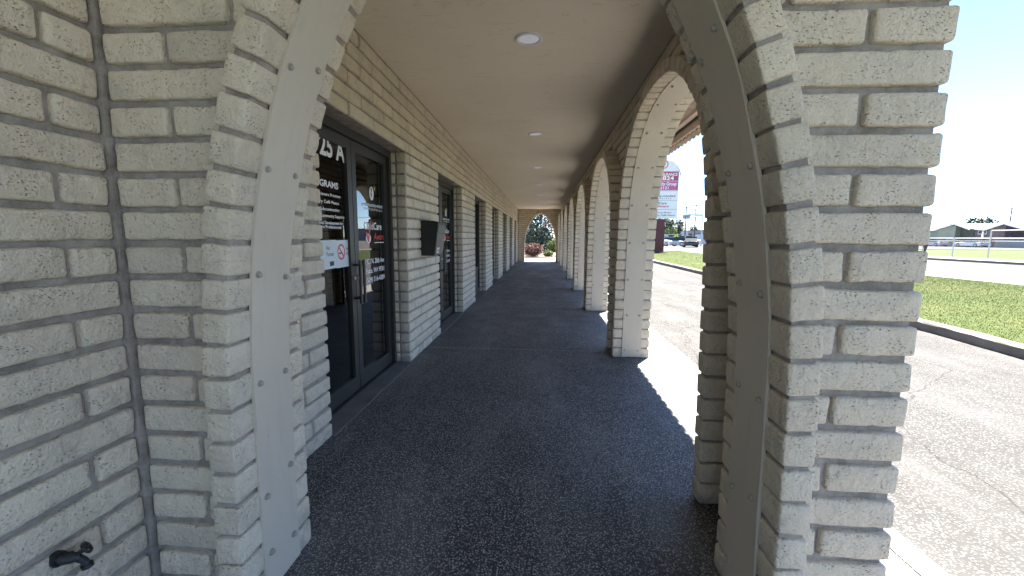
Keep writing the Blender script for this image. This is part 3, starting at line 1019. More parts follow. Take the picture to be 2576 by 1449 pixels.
sheet("road", [(13.304, -120), (24.1, -120), (24.1, 37.604), (25.6, 60), (33, 300), (22, 300), (14.5, 60), (13.304, 37.604)], -.02, M['road'], .1)
sheet("cross_street", [(-90, 37.604), (13.3, 37.604), (14.49, 59.9), (14.49, 66), (-90, 66)], -.024, M['road'], .1)
sheet("far_lot", [(25.61, 60), (130, 52), (150, 200), (33.01, 200)], -.03, M['road'], .1)
mb = MB(); mb.prism([(24.104, -120, -.02), (24.40, -120, -.02), (24.40, 37.6, -.02), (24.104, 37.6, -.02)], (0, 0, .13)); tag(mb.build("road_kerb", M['kerb']), kind="structure")
sheet("far_sidewalk", [(24.404, -120), (27.3, -120), (27.3, 50), (24.404, 50)], .10, M['concrete'], .2)
sheet("playing_field", [(27.304, -120), (73.5, -120), (73.5, 52), (27.304, 52)], .06, M['grass'], .2)
for i, (x0, x1) in enumerate(((14.9, 15.02), (18.55, 18.67), (18.85, 18.97), (22.4, 22.5))):
    mb = MB(); mb.box((x0, -100, -.0195), (x1, 36, -.016)); tag(mb.build("lane_line", M['white'] if i in (0, 3) else M['letter_yellow']), kind="structure")

# grass blades near
def blades(name, n, region, h, label):
    mb = MB()
    xs, ys = [], []
    while len(xs) < n:
        x = random.uniform(*region[0]); y = random.uniform(*region[1])
        kx = np.interp(y, [k[1] for k in KP[:8]], [k[0] for k in KP[:8]])
        if x > kx + .12: xs.append(x); ys.append(y)
    a = RNG.uniform(0, 2 * math.pi, n); hh = RNG.uniform(.5, 1.2, n) * h; w = RNG.uniform(.003, .007, n) * (h / .04)
    ln = RNG.normal(0, .5, (n, 2)) * hh[:, None]
    X, Y = np.array(xs), np.array(ys)
    v = np.empty((n * 3, 3)); z0 = np.full(n, .098)
    v[0::3] = np.stack([X - w * np.cos(a), Y - w * np.sin(a), z0], 1)
    v[1::3] = np.stack([X + w * np.cos(a), Y + w * np.sin(a), z0], 1)
    v[2::3] = np.stack([X + ln[:, 0], Y + ln[:, 1], z0 + hh], 1)
    mb.add(v, [(3 * i, 3 * i + 1, 3 * i + 2) for i in range(n)], 0, np.repeat(np.clip(.45 + .55 * hnoise(np.stack([X, Y, X * 0], 1), .9, 4) + .3 * hnoise(np.stack([X, Y, X * 0], 1), 4., 6) + RNG.normal(0, .15, n), 0, 1), 3))
    tag(mb.build(name, M['blade']), label, "grass", kind="stuff")
blades("grass", 130000, ((5.1, 12.19), (3.0, 14)), .022, "bright short grass on the lawn island beside the parking area")
blades("grass", 30000, ((5.5, 12.19), (14, 37)), .035, "bright short grass on the lawn island stretching to the pylon sign")

# ------------------------------------------------------------------ foliage
def leaves(mb, centre, rxyz, n, size, flat_=.0, lump=.35, seed=1, bottom=-1.):
    """leaf faces spread through a lumpy ellipsoid"""
    d = RNG.normal(size=(n, 3)); d /= np.linalg.norm(d, axis=1, keepdims=True)
    r = RNG.uniform(.25, 1., n) ** .5
    k = 1 + lump * hnoise(d * 1.7 + seed, 1.6, seed)
    p = d * (r * k)[:, None] * np.array(rxyz)
    p = p[d[:, 2] > bottom]; n = len(p)
    clump = hnoise(p / np.mean(rxyz), 5.5, seed + 3)
    p = p[clump > -.35]; n = len(p); clump = hnoise(p / np.mean(rxyz), 5.5, seed + 3)
    p = p + np.array(centre)
    a = RNG.normal(size=(n, 3)); a /= np.linalg.norm(a, axis=1, keepdims=True)
    b = np.cross(a, RNG.normal(size=(n, 3))); b /= np.linalg.norm(b, axis=1, keepdims=True)
    s = RNG.uniform(.6, 1.3, n)[:, None] * size
    v = np.empty((n * 4, 3))
    v[0::4] = p - a * s; v[1::4] = p - b * s * .55; v[2::4] = p + a * s; v[3::4] = p + b * s * .55
    rn = np.clip(.5 + .5 * clump + RNG.normal(0, .18, n), 0, 1)
    mb.add(v, [(4 * i, 4 * i + 1, 4 * i + 2, 4 * i + 3) for i in range(n)], 0, np.repeat(rn, 4))

BARK = simple("bark", (.10, .075, .055), .9, 0., .3, 20., .4)
LF = dict(
    conifer=mat_leaf("conifer_needles", [(.02, .04, .028), (.04, .065, .045), (.07, .10, .075)]),
    plum=mat_leaf("plum_leaves", [(.06, .035, .04), (.11, .07, .07), (.19, .13, .12)]),
    barberry=mat_leaf("red_leaves", [(.06, .028, .028), (.12, .055, .05), (.17, .12, .085)]),
    lime=mat_leaf("lime_leaves", [(.045, .075, .012), (.09, .135, .025), (.15, .19, .05)]),
    green=mat_leaf("green_leaves", [(.03, .06, .018), (.06, .10, .03), (.10, .15, .05)]),
    pale=mat_leaf("pale_leaves", [(.10, .13, .07), (.16, .19, .10), (.25, .27, .17)]),
)
def tree(name, x, y, h, r, kind, label, shape='round', n=6000, ls=.09, group=None, z0=0., trunk=.25):
    root = empty(name, (x, y, z0)); tag(root, label, "tree", group)
    tb = MB()
    tb.tube([(0, 0, -.1), (.03 * h * .1, 0, h * .3), (0, .02, h * .62), (.02, 0, h * .9)], [.022 * h, .017 * h, .011 * h, .003 * h], 8)
    for i in range(9):
        a = i * 2.4 + random.random(); zz = h * (trunk + .07 * i); L_ = r * (.85 - .06 * i)
        tb.tube([(0, 0, zz), (math.cos(a) * L_ * .5, math.sin(a) * L_ * .5, zz + h * .06), (math.cos(a) * L_, math.sin(a) * L_, zz + h * .14)], [.008 * h, .005 * h, .002 * h], 5)
    tb.build("trunk", BARK, root)
    cb = MB()
    if shape == 'cone':
        k = 11
        for i in range(k):
            f_ = i / (k - 1); zz = h * (trunk * .5 + (1 - trunk * .5) * f_ * .97); rr = r * (1 - f_) ** .8 + .05
            m = 3 + int(5 * (1 - f_))
            for j in range(m):
                a = j * 6.283 / m + i * .9
                leaves(cb, (math.cos(a) * rr * .55, math.sin(a) * rr * .55, zz), (rr * .55, rr * .55, h / k * .75), int(n / (k * m) * 1.0), ls, seed=i * 7 + j)
    else:
        cz = h * (trunk + (1 - trunk) / 2)
        leaves(cb, (0, 0, cz), (r, r, h * (1 - trunk) / 2), n // 2, ls, seed=int(x * 3) % 50)
        for i in range(9):
            a = i * 2.4; q = .62 * r
            leaves(cb, (math.cos(a) * q, math.sin(a) * q, cz + math.sin(i * 1.7) * h * (1 - trunk) * .28), (r * .45, r * .45, h * (1 - trunk) * .2), n // 18, ls, seed=i + 5)
    cb.build("crown", LF[kind], root)
    return root
def shrub(name, x, y, w, h, kind, label, n=3500, ls=.035, cat="shrub"):
    root = empty(name, (x, y, 0)); tag(root, label, cat)
    sb = MB()
    for i in range(8):
        a = i * .79; sb.tube([(0, 0, -.05), (math.cos(a) * w * .15, math.sin(a) * w * .15, h * .4), (math.cos(a) * w * .33, math.sin(a) * w * .33, h * .75)], [.018, .012, .006], 5)
    sb.build("stems", BARK, root)
    cb = MB(); leaves(cb, (0, 0, h * .5), (w / 2, w / 2, h * .52), n, ls, seed=int(w * 10), lump=.25)
    for i in range(7):
        a = i * .9 + .3
        leaves(cb, (math.cos(a) * w * .3, math.sin(a) * w * .3, h * (.5 + .14 * math.sin(i * 2.2))), (w * .22, w * .22, h * .3), n // 9, ls, seed=i)
    cb.build("foliage", LF[kind], root)
# garden at the end of the arcade
mb = MB(); mb.prism([(-4, 24.9, -.006), (.25, 24.9, -.006), (.9, 27, -.006), (.5, 31, -.006), (-4, 31, -.006)], (0, 0, .05)); tag(mb.build("planting_bed", simple("bark_mulch", (.09, .06, .045), .95, 0., .4, 25., .6)), kind="structure")
shrub("red_shrub", -.62, 26.0, 1.25, .92, 'barberry', "rounded red-leaved shrub at the end of the arcade", 5000)
shrub("low_shrub", .35, 26.2, .62, .42, 'lime', "low yellow-green shrub beside the red shrub", 1500)
shrub("lime_shrub", 1.15, 35.5, 1.7, 1.0, 'lime', "bright yellow-green shrub beyond the white path", 3500, .05)
tree("conifer_tree", -1.7, 41, 9.5, 3.2, 'conifer', "dark blue-green conifer filling the left of the far arch", 'cone', 16000, .13, trunk=.02)
tree("plum_tree", 1.9, 39.5, 7.2, 2.9, 'plum', "purple-leaved tree filling the right of the far arch", 'round', 14000, .085, trunk=.10)
tree("conifer_tree", 5.6, 46, 8., 3., 'conifer', "dark conifer behind the purple-leaved tree", 'cone', 9000, .14, trunk=.02)
shrub("hedge_shrub", -1.0, 38.0, 3.8, 2.4, 'conifer', "grey-green bushy shrub under the conifer", 6000, .06)
shrub("hedge_shrub", 2.7, 37.2, 2.6, 1.9, 'green', "dark green bushy shrub under the purple tree", 4000, .06)

# ------------------------------------------------------------------ pylon sign
SX0, SX1, SY = 7.35, 10.86, 35.0
WH = simple("sign_white", (.70, .71, .74), .4, 0., .02, 2.)
MAG = simple("sign_magenta", (.40, .09, .24), .4, 0., .03, 2.); CRIM = simple("sign_crimson", (.32, .05, .09), .4, 0., .03, 2.)
MAROON = simple("maroon_paint", (.10, .028, .032), .7, 0., .1, 3.)
GREY = simple("sign_trim", (.30, .31, .33), .5, .2, .05, 3.)
sg = empty("pylon_sign", (SX1, SY, .1)); tag(sg, "tall white arched tenant sign on a maroon base at the corner of the lawn", "sign")
def S_(x0, x1): return (x0 - SX1, x1 - SX1)
mb = MB(); mb.box((8.2 - SX1, -.2, -.15), (9.92 - SX1, .2, 2.70)); mb.build("base", MAROON, sg)
mb = MB(); cxs = (SX0 + SX1) / 2 - SX1; rr = (SX1 - SX0) / 2
arc = [(cxs + rr * math.cos(t), 6.50 - .1 + 1.05 * math.sin(t)) for t in np.linspace(0, math.pi, 24)]
mb.prism([(x, -.22, z) for x, z in arc] + [(cxs - rr, -.22, 2.74), (cxs + rr, -.22, 2.74)], (0, .44, 0)); mb.build("cabinet", WH, sg)
mb = MB(); arc2 = [(cxs + (rr + .16) * math.cos(t), 6.15 + 1.45 * math.sin(t)) for t in np.linspace(0.0, math.pi, 24)]
mb.tube([(x, 0, z) for x, z in arc2], .055, 8)
mb.tube([(cxs + rr, 0, 6.75), (cxs + rr + .3, 0, 6.75)], .025, 6)
mb.build("arch_trim", GREY, sg)
zs_ = [(5.72, 6.47, CRIM), (4.99, 5.70, MAG), (4.22, 4.96, WH), (3.50, 4.20, WH), (2.78, 3.48, WH)]
for a, b, m_ in zs_:
    mb = MB(); mb.box((cxs - rr + .05, -.232, a), (cxs + rr - .05, -.222, b - .035)); mb.build("panel", m_, sg)
    mb = MB(); mb.box((cxs - rr + .02, -.236, b - .033), (cxs + rr - .02, -.221, b - .003)); mb.build("panel_divider", GREY, sg)
def st(s, h, x1, z, mat, w, bold=.02, shear=0.):
    put(text_mesh(s, h, mat, w, bold, 'RIGHT', shear), "lettering", (x1 - SX1, -.235, z), '-y', sg)
INK = simple("sign_ink", (.05, .055, .10), .5, 0., .03, 2.); TEAL = simple("sign_teal", (.03, .12, .19), .5, 0., .03, 2.); SRED = simple("sign_red", (.55, .02, .06), .5, 0., .03, 2.)
st("INSURANCE", .22, 10.72, 6.12, M['letter'], 1.45)
st("545-3824", .30, 10.45, 5.79, M['letter'], 2.3)
st("Tri-Cities Realty Group", .26, 10.68, 5.36, M['letter'], 2.9, .02, .2)
st("(509) 546-2121", .20, 10.06, 5.07, M['letter'], 2.2)
st("community-minded", .17, 10.62, 4.45, INK, 2.5)
st("E N T E R P R I S E S", .07, 10.32, 4.29, INK, 1.9)
st("ChildCare", .20, 9.97, 3.86, TEAL, 1.25)
st("Aware", .20, 10.15, 3.62, SRED, .95, .02, .3)
st("Community Minded", .10, 10.36, 3.16, INK, 1.55, .01)
st("Recovery Café Pasco", .13, 10.66, 2.93, TEAL, 2.15)
mb = MB()
oc = [(9.62 + .36 * math.cos(math.pi / 8 + i * math.pi / 4) - SX1, -.234, 7.02 + .36 * math.sin(math.pi / 8 + i * math.pi / 4)) for i in range(8)]
ic = [(9.62 + .29 * math.cos(math.pi / 8 + i * math.pi / 4) - SX1, -.234, 7.02 + .29 * math.sin(math.pi / 8 + i * math.pi / 4)) for i in range(8)]
mb.add(oc + ic, [(i, (i + 1) % 8, 8 + (i + 1) % 8, 8 + i) for i in range(8)])
mb.box((9.60 - SX1, -.238, 6.82), (9.66 - SX1, -.225, 7.22)); mb.box((9.66 - SX1, -.238, 6.95), (9.74 - SX1, -.225, 7.20)); mb.build("emblem", SRED, sg)

# ------------------------------------------------------------------ chain link fence
FXX = 27.3
fe = empty("chain_link_fence", (FXX, 20, .1)); tag(fe, "galvanised chain-link fence along the far sidewalk in front of the playing field", "fence")
ys = [27.43 + 2.22 * k for k in range(-9, 8)]
for y in ys:
    mb = MB(); tall = y < 27.5 and y > 20
    mb.tube([(0, y - 20, -.1), (0, y - 20, 1.74 if tall else 1.26)], .036, 8); mb.build("post", M['steel'], fe)
for z, a, b, r_ in ((1.23, ys[0], ys[-1], .026), (1.06, ys[0], ys[-1], .012), (1.70, 20.7, 27.43, .026)):
    mb = MB(); mb.tube([(0, a - 20, z), (0, b - 20, z)], r_, 8); mb.build("rail", M['steel'], fe)
mb = MB(); v = []; f = []
a, b = ys[0] - 20, ys[-1] - 20; H_ = 1.2; st_ = .075; k = 0
for sgn in (1, -1):
    y = a - H_
    while y < b + H_:
        p0, p1 = (y, 0.) if sgn > 0 else (y + H_, 0.), (y + H_, H_) if sgn > 0 else (y, H_)
        ya, yb = p0[0], p1[0]
        if min(ya, yb) > a and max(ya, yb) < b:
            w = .0022
            v += [(0, ya - w, 0.01), (0, ya + w, 0.01), (0, yb + w, H_), (0, yb - w, H_)]
            f.append((k, k + 1, k + 2, k + 3)); k += 4
        y += st_
mb.add(v, f); mb.build("wire_mesh", M['steel'], fe)

# ------------------------------------------------------------------ houses beyond the field
SAGE = simple("sage_siding", (.25, .28, .22), .8, 0., .06, 2.); SHGRN = simple("shaded_green_siding", (.09, .105, .085), .8, 0., .06, 2.)  # second green puts the gable's shaded half into its colour
MAUVE = simple("mauve_brick", (.16, .12, .125), .85, 0., .15, 6., .3); SHBR = simple("leaf_shadowed_brick", (.06, .042, .043), .9, 0., .5, 2.5, .5)  # second brick is dark with foliage shadow painted into it
ROOF = simple("pale_shingles", (.075, .075, .078), .9, 0., .1, 3.); DGL = simple("dark_pane", (.02, .025, .03), .15, 0., .1, 2.)
def gable_house(name, X, ya, yr, yb, ze, zr, depth, walls, label, split=None):
    root = empty(name, (X, yr, .03)); tag(root, label, "house")
    Y = lambda y: y - yr
    mb = MB(); mb.prism([(0, Y(ya), -.1), (0, 0, -.1), (0, 0, zr), (0, Y(ya), ze)], (depth, 0, 0)); mb.build("wall", walls[0], root)
    q = .9 if split else 0
    mb = MB(); mb.prism([(q, Y(yb), -.1), (q, -.005, -.1), (q, -.005, zr), (q, Y(yb), ze)], (depth - q, 0, 0)); mb.build("wall", walls[1], root)
    mb = MB()
    for yy in (ya, yb):
        s = 1 if yy > yr else -1
        y2 = Y(yy) + s * .45; z2 = ze - .45 * (zr - ze) / abs(yr - yy)
        mb.prism([(-.35, 0, zr + .03), (-.35, y2, z2 + .03), (-.35, y2, z2 + .2), (-.35, 0, zr + .2)], (depth + .7, 0, 0))
    mb.build("roof", ROOF, root)
    mb = MB()
    for yy in (ya, yb):
        s = 1 if yy > yr else -1; y2 = Y(yy) + s * .45; z2 = ze - .45 * (zr - ze) / abs(yr - yy)
        mb.prism([(-.40, 0, zr - .02), (-.40, y2, z2 - .02), (-.40, y2, z2 + .16), (-.40, 0, zr + .16)], (.045, 0, 0))
    mb.build("roof_trim", M['white'], root)
    return root
h1 = gable_house("sage_house", 75, 84.7, 81.45, 79.0, 3.05, 3.95, 14, (SAGE, SHGRN), "green gabled house, light sage on one half and coloured darker for shade on the other", True)
mb = MB(); mb.box((-.02, 4.0, 1.0), (.06, 6.0, 1.9)); 
h1b = MB(); h1b.box((2.0, 3.3, -.1), (12, 9.5, 2.95)); h1b.build("side_wing", SAGE, h1)
h1r = MB(); h1r.prism([(1.6, 3.2, 2.97), (12.4, 3.2, 2.97), (7, 3.2, 4.2)], (0, 6.8, 0)); h1r.build("side_wing_roof", ROOF, h1)
h2 = gable_house("brick_house", 75, 75.9, 73.3, 70.6, 2.85, 3.72, 13, (MAUVE, SHBR), "mauve brick house with a gable half coloured dark as leaf shadow and a small white-framed window")
mb = MB(); mb.box((.5, 2.55, -.1), (9, 5.2, 2.95)); mb.build("side_wing", MAUVE, h2)
mb = MB(); mb.prism([(.1, 2.2, 2.95), (9.5, 2.2, 2.95), (4.8, 2.2, 3.95)], (0, 3.5, 0)); mb.build("side_wing_roof", ROOF, h2)
wf = MB(); wf.box((.40, 3.2, 2.15), (.46, 4.6, 2.85)); w_ = wf.build("window", M['white'], h2)
mb = MB(); mb.box((.37, 3.3, 2.25), (.41, 3.86, 2.75)); mb.box((.37, 3.94, 2.25), (.41, 4.5, 2.75)); mb.build("pane", DGL, w_)
h3 = gable_house("brick_house", 80, 69.5, 66, 62, 2.9, 3.6, 12, (MAUVE, MAUVE), "pale roofed brick house at the right edge of the photo")
yf = MB(); yf.box((0, 0, -.1), (.06, 9, 1.25)); o = yf.build("wooden_fence", simple("grey_fence_boards", (.22, .24, .24), .8, 0., .15, 5.), None); o.location = (74.0, 64.6, .03)
tag(o, "low grey board fence in front of the shadow-coloured gable", "fence")

# far trees behind the houses
tree("spruce_tree", 88, 90.5, 6.0, 2.2, 'conifer', "dark spruce rising behind the roofs between the green and brick houses", 'round', 3500, .2, trunk=.15)
for i, (y, hh) in enumerate(((100.5, 4.9), (97, 4.9), (94.5, 4.6))):
    tree("distant_tree", 92, y, hh, 2.2, ('lime', 'green', 'conifer')[i], ("yellow-green treetop just over the roof by the block pier", "green treetop behind the green house ridge", "dark treetop at the right of the green house ridge")[i], 'round', 2500, .2, "trees behind the houses", trunk=.2)
tree("distant_tree", 96, 88.0, 7.6, 2.4, 'pale', "pale thin-leaved tree beside the utility pole at the right edge", 'round', 2200, .16, trunk=.3)

# ------------------------------------------------------------------ utility poles, wires
PW = simple("weathered_pole", (.13, .11, .10), .9, 0., .2, 6.)
def pole(x, y, h, arms, label, extra=None, rz=0., r=.14):
    root = empty("utility_pole", (x, y, 0), rz); tag(root, label, "pole", None)
    mb = MB(); mb.tube([(0, 0, -.2), (0, 0, h)], [r, r * .65], 10); mb.build("post", PW, root)
    for z, L_ in arms:
        mb = MB(); mb.box((-L_ / 2, -.06, z - .06), (L_ / 2, .06, z + .06)); ca = mb.build("crossarm", PW, root)
        for q in (-.46, -.25, .25, .46):
            m2 = MB(); m2.tube([(q * L_, 0, z + .06), (q * L_, 0, z + .25)], [.05, .03], 6); m2.build("insulator", GREY, ca)
    if extra == 'transformer':
        mb = MB(); mb.tube([(.35, -.2, 4.5 * h / 6.7), (.35, -.2, 5.3 * h / 6.7)], .28, 12); mb.build("transformer", GREY, root)
        mb = MB(); mb.tube([(-.35, -.2, 4.5 * h / 6.7), (-.35, -.2, 5.2 * h / 6.7)], .25, 12); mb.build("transformer", GREY, root)
    if extra == 'sign':
        mb = MB(); mb.box((-1.2, -.15, 4.95 * h / 7.1), (1.2, -.09, 5.45 * h / 7.1)); mb.build("street_board", M['white'], root)
    return root
pole(24.6, 74, 6.75, [(6.45, 2.0)], "utility pole with two dark transformers beyond the intersection", 'transformer')
pole(26.9, 76, 7.2, [(6.95, 2.1), (6.2, 2.1)], "utility pole with two crossarms and a white street board beyond the intersection", 'sign')
pole(95, 92.2, 7.9, [(7.5, 2.0)], "bare utility pole rising behind the brick house at the right edge", None, rad(90))
def wire(name, a, b, sag, label, r=.02):
    a, b = Vector(a), Vector(b); pts = []
    for i in range(13):
        t = i / 12; p = a.lerp(b, t); p.z -= sag * 4 * t * (1 - t); pts.append(p - a)
    mb = MB(); mb.tube(pts, r, 5); o = mb.build(name, M['black']); o.location = a
    tag(o, label, "wire")
wire("power_line", (95, 92.2, 7.6), (90, 140, 7.6), .5, "upper thin power line running left from the pole over the houses", .02)
wire("power_line", (95, 92.2, 5.9), (90, 140, 5.6), .4, "lower thin power line running left from the pole over the houses", .025)
wire("power_line", (22.2, 74, 5.1), (45, 78, 4.7), .2, "thick dark line crossing both utility poles beyond the intersection", .05)
wire("power_line", (10, 70, 5.6), (60, 84, 5.0), 2.4, "sagging thin line behind the utility poles", .02)
# signal pole and pedestrian sign
o = empty("signal_pole", (25.9, 70, 0)); tag(o, "slim pale signal pole between the two utility poles", "pole")
mb = MB(); mb.tube([(0, 0, -.1), (0, 0, 5.0)], [.12, .08], 10); mb.build("post", M['steel'], o)
mb = MB(); mb.tube([(0, 0, 4.4), (-1.9, 0, 4.9)], .05, 8); mb.build("arm", M['steel'], o)
o = empty("crossing_sign", (23.0, 73.5, 0)); tag(o, "yellow-green diamond crossing sign in front of the parked cars", "sign")
mb = MB(); mb.tube([(0, 0, -.1), (0, 0, 1.1)], .03, 8); mb.build("post", M['steel'], o)
mb = MB(); mb.prism([(.46, -.04, 1.5), (0, -.04, 1.96), (-.46, -.04, 1.5), (0, -.04, 1.04)], (0, .02, 0)); mb.build("panel", simple("fluorescent_yellow_green", (.62, .68, .05), .5, 0., .02, 2.), o)
mb = MB(); mb.box((-.06, -.055, 1.3), (.06, -.045, 1.6)); mb.box((-.04, -.055, 1.62), (.04, -.045, 1.72)); mb.build("walker_mark", M['ink'], o)

# far buildings past the intersection
def block_building(name, x, y, w, d, h, mat, label, wins, roof=None):
    root = empty(name, (x, y, 0)); tag(root, label, "building")
    mb = MB(); mb.box((0, 0, -.1), (w, d, h)); mb.build("wall", mat, root)
    if roof == 'gable':
        mb = MB(); mb.prism([(-.5, -.4, h), (-.5, d + .4, h), (-.5, d / 2, h + 1.0)], (w + 1, 0, 0)); mb.build("roof", ROOF, root)
    else:
        mb = MB(); mb.box((-.1, -.1, h), (w + .1, d + .1, h + .35)); mb.build("parapet", M['concrete'], root)
    for a, b, z0, z1 in wins:
        mb = MB(); mb.box((a, -.05, z0), (b, -.01, z1)); mb.build("window", DGL, root)
block_building("white_office", 32, 118, 8.0, 9, 3.4, simple("pale_blue_siding", (.50, .55, .60), .8, 0., .05, 2.), "pale blue low office behind the parked cars past the intersection", [(5.3, 6.3, 1.4, 2.4), (2, 3, 1.4, 2.4)], 'gable')
block_building("beige_store", 40.5, 122, 14, 10, 3.3, simple("mauve_stucco", (.36, .32, .33), .8, 0., .06, 2.), "mauve flat-roofed store past the utility poles", [(1, 2, .8, 2.6), (3.4, 4.4, .8, 2.6), (6, 7.4, 2.2, 2.9)])
block_building("utility_shed", 33.8, 93, 2.8, 2.5, 2.1, simple("pale_metal_siding", (.52, .56, .60), .6, .1, .04, 2.), "small pale metal shed beside the dark sedan", [(1.4, 2.3, .5, 1.4)])
tree("street_tree", 24.0, 80, 3.6, 1.15, 'green', "small bright green tree left of the first utility pole", 'round', 2500, .1, trunk=.15)
tree("pine_tree", 29.5, 105, 6.6, 2.2, 'conifer', "dark pines behind the pale blue office, left", 'round', 2600, .2, trunk=.25)
tree("pine_tree", 32.8, 106, 6.0, 2.0, 'conifer', "dark pines behind the pale blue office, right", 'round', 2600, .2, trunk=.25)
tree("pine_tree", 45.0, 128, 5.4, 1.2, 'conifer', "small dark tree behind the mauve store roof", 'round', 1000, .2, trunk=.2)
# hills
mb = MB(); v = []; f = []
for i in range(41):
    a = -900 + i * 75
    z = 18 + 20 * math.sin(i * .31) + 8 * math.sin(i * .83) + 22 * math.exp(-((a - 880) / 260.) ** 2)
    v += [(a, 2300, -1), (a, 2300 + 200, max(z, 6)), (a, 2900, -1)]
for i in range(40):
    f += [(i * 3, i * 3 + 3, i * 3 + 4, i * 3 + 1), (i * 3 + 1, i * 3 + 4, i * 3 + 5, i * 3 + 2)]
mb.add(v, f, 0, None, True); tag(mb.build("hills", simple("far_hills", (.34, .40, .46), 1., 0., .05, .01)), kind="structure")

# ------------------------------------------------------------------ cars
TYRE = simple("tyre_rubber", (.02, .02, .02), .8, 0., .1, 10.); LAMP = simple("lamp_plastic", (.6, .6, .6), .2, 0., .02, 4.); TAIL = simple("tail_lamp_plastic", (.4, .02, .02), .3, 0., .02, 4.)
def car(x, y, rz, col, label, L_=4.5, wd=1.8, h=1.45, suv=False, group="cars beyond the intersection"):
    root = empty("parked_car", (x, y, 0), rz); tag(root, label, "car", group)
    pm = simple("car_paint", col, .25, .3, .03, 3.)
    hb = h * .58
    prof = [(-L_ / 2, .35), (-L_ / 2 + .03, .62), (-L_ / 2 + .12, hb - .02), (-L_ / 2 + .95, hb + .03), (L_ / 2 - 1.15, hb), (L_ / 2 - .25, hb - .12), (L_ / 2, .55), (L_ / 2 - .02, .30), (L_ / 2 - .25, .22), (-L_ / 2 + .2, .22)]
    def loft(mb, prof, ws):
        n = len(prof); v = []; f = []
        for k, (yy, ins) in enumerate(ws):
            for (px, pz) in prof: v.append((px * (1 - ins * .02), yy, pz - ins * .03 if pz > .5 else pz))
        for k in range(len(ws) - 1):
            for i in range(n): f.append((k * n + i, k * n + (i + 1) % n, (k + 1) * n + (i + 1) % n, (k + 1) * n + i))
        f.append(tuple(range(n))[::-1]); f.append(tuple(range((len(ws) - 1) * n, len(ws) * n)))
        mb.add(v, f, 0, None, False)
    mb = MB(); loft(mb, prof, [(-wd / 2, 1.5), (-wd / 2 + .08, 0), (wd / 2 - .08, 0), (wd / 2, 1.5)]); mb.build("body", pm, root)
    r0 = -L_ / 2 + (.12 if suv else .35)
    gp = [(r0, hb - .02), (r0 + (.2 if suv else .7), h - .06), (L_ / 2 - 2.1, h - .05), (L_ / 2 - 1.2, hb - .02)]
    mb = MB(); v = []
    for yy, k in ((-wd / 2 + .07, 0), (wd / 2 - .07, 0)):
        for px, pz in gp:
            ins = .14 if pz > h * .8 else 0
            v.append((px, yy * (1 - ins), pz))
    f = [(0, 1, 2, 3)[::-1], (4, 5, 6, 7), (0, 1, 5, 4), (1, 2, 6, 5), (2, 3, 7, 6), (3, 0, 4, 7)]
    mb.add(v, f); mb.build("windows", DGL, root)
    mb = MB(); a_, b_ = gp[1], gp[2]
    mb.box((a_[0] - .06, -wd / 2 * .84, h - .06), (b_[0] + .06, wd / 2 * .84, h)); mb.build("roof", pm, root)
    for sx_ in (-1, 1):
        for sy_ in (-1, 1):
            px = sx_ * (L_ / 2 - .82)
            mb = MB(); mb.tube([(px, sy_ * (wd / 2 - .2), .32), (px, sy_ * (wd / 2 + .01), .32)], .32, 16); wl = mb.build("wheel", TYRE, root)
            m2 = MB(); m2.tube([(px, sy_ * (wd / 2), .32), (px, sy_ * (wd / 2 + .02), .32)], .19, 12); m2.build("rim", M['steel'], wl)
    for sy_ in (-1, 1):
        mb = MB(); mb.box((L_ / 2 - .12, sy_ * (wd / 2 - .30) - .18, .58), (L_ / 2 + .012, sy_ * (wd / 2 - .30) + .18, .70)); mb.build("headlight", LAMP, root)
        mb = MB(); mb.box((-L_ / 2 - .01, sy_ * (wd / 2 - .25) - .16, .66), (-L_ / 2 + .12, sy_ * (wd / 2 - .25) + .16, .78)); mb.build("tail_light", TAIL, root)
car(20.9, 60.5, rad(75), (.035, .045, .055), "dark sedan driving away past the intersection, right of the utility poles")
car(19.6, 69, rad(-60), (.62, .63, .64), "white car at the left end of the cars past the intersection", suv=True, h=1.7)
car(21.0, 68, rad(-35), (.32, .36, .42), "blue-grey car second from the left past the intersection")
car(22.4, 67.5, rad(-25), (.10, .11, .12), "dark grey car in front of the first utility pole")
car(24.6, 78, rad(-15), (.60, .61, .62), "white van behind the dark grey car", 5., 1.9, 1.9, True)
car(27.3, 80, rad(-10), (.42, .43, .44), "silver car right of the first utility pole", suv=True, h=1.75)
car(72.3, 82.3, rad(90), (.55, .56, .58), "silver car parked in front of the sage house wall", group="cars by the houses")
car(72.3, 86.4, rad(90), (.60, .61, .62), "white car parked half behind the block pier by the houses", group="cars by the houses")
car(72.3, 75.4, rad(90), (.66, .66, .66), "white car parked in front of the brick house", group="cars by the houses")
o = empty("street_pole", (72.9, 74.5, 0)); tag(o, "pale thick post standing before the brick house", "post")
mb = MB(); mb.tube([(0, 0, -.1), (0, 0, 2.6)], .12, 8); mb.build("shaft", M['white'], o)

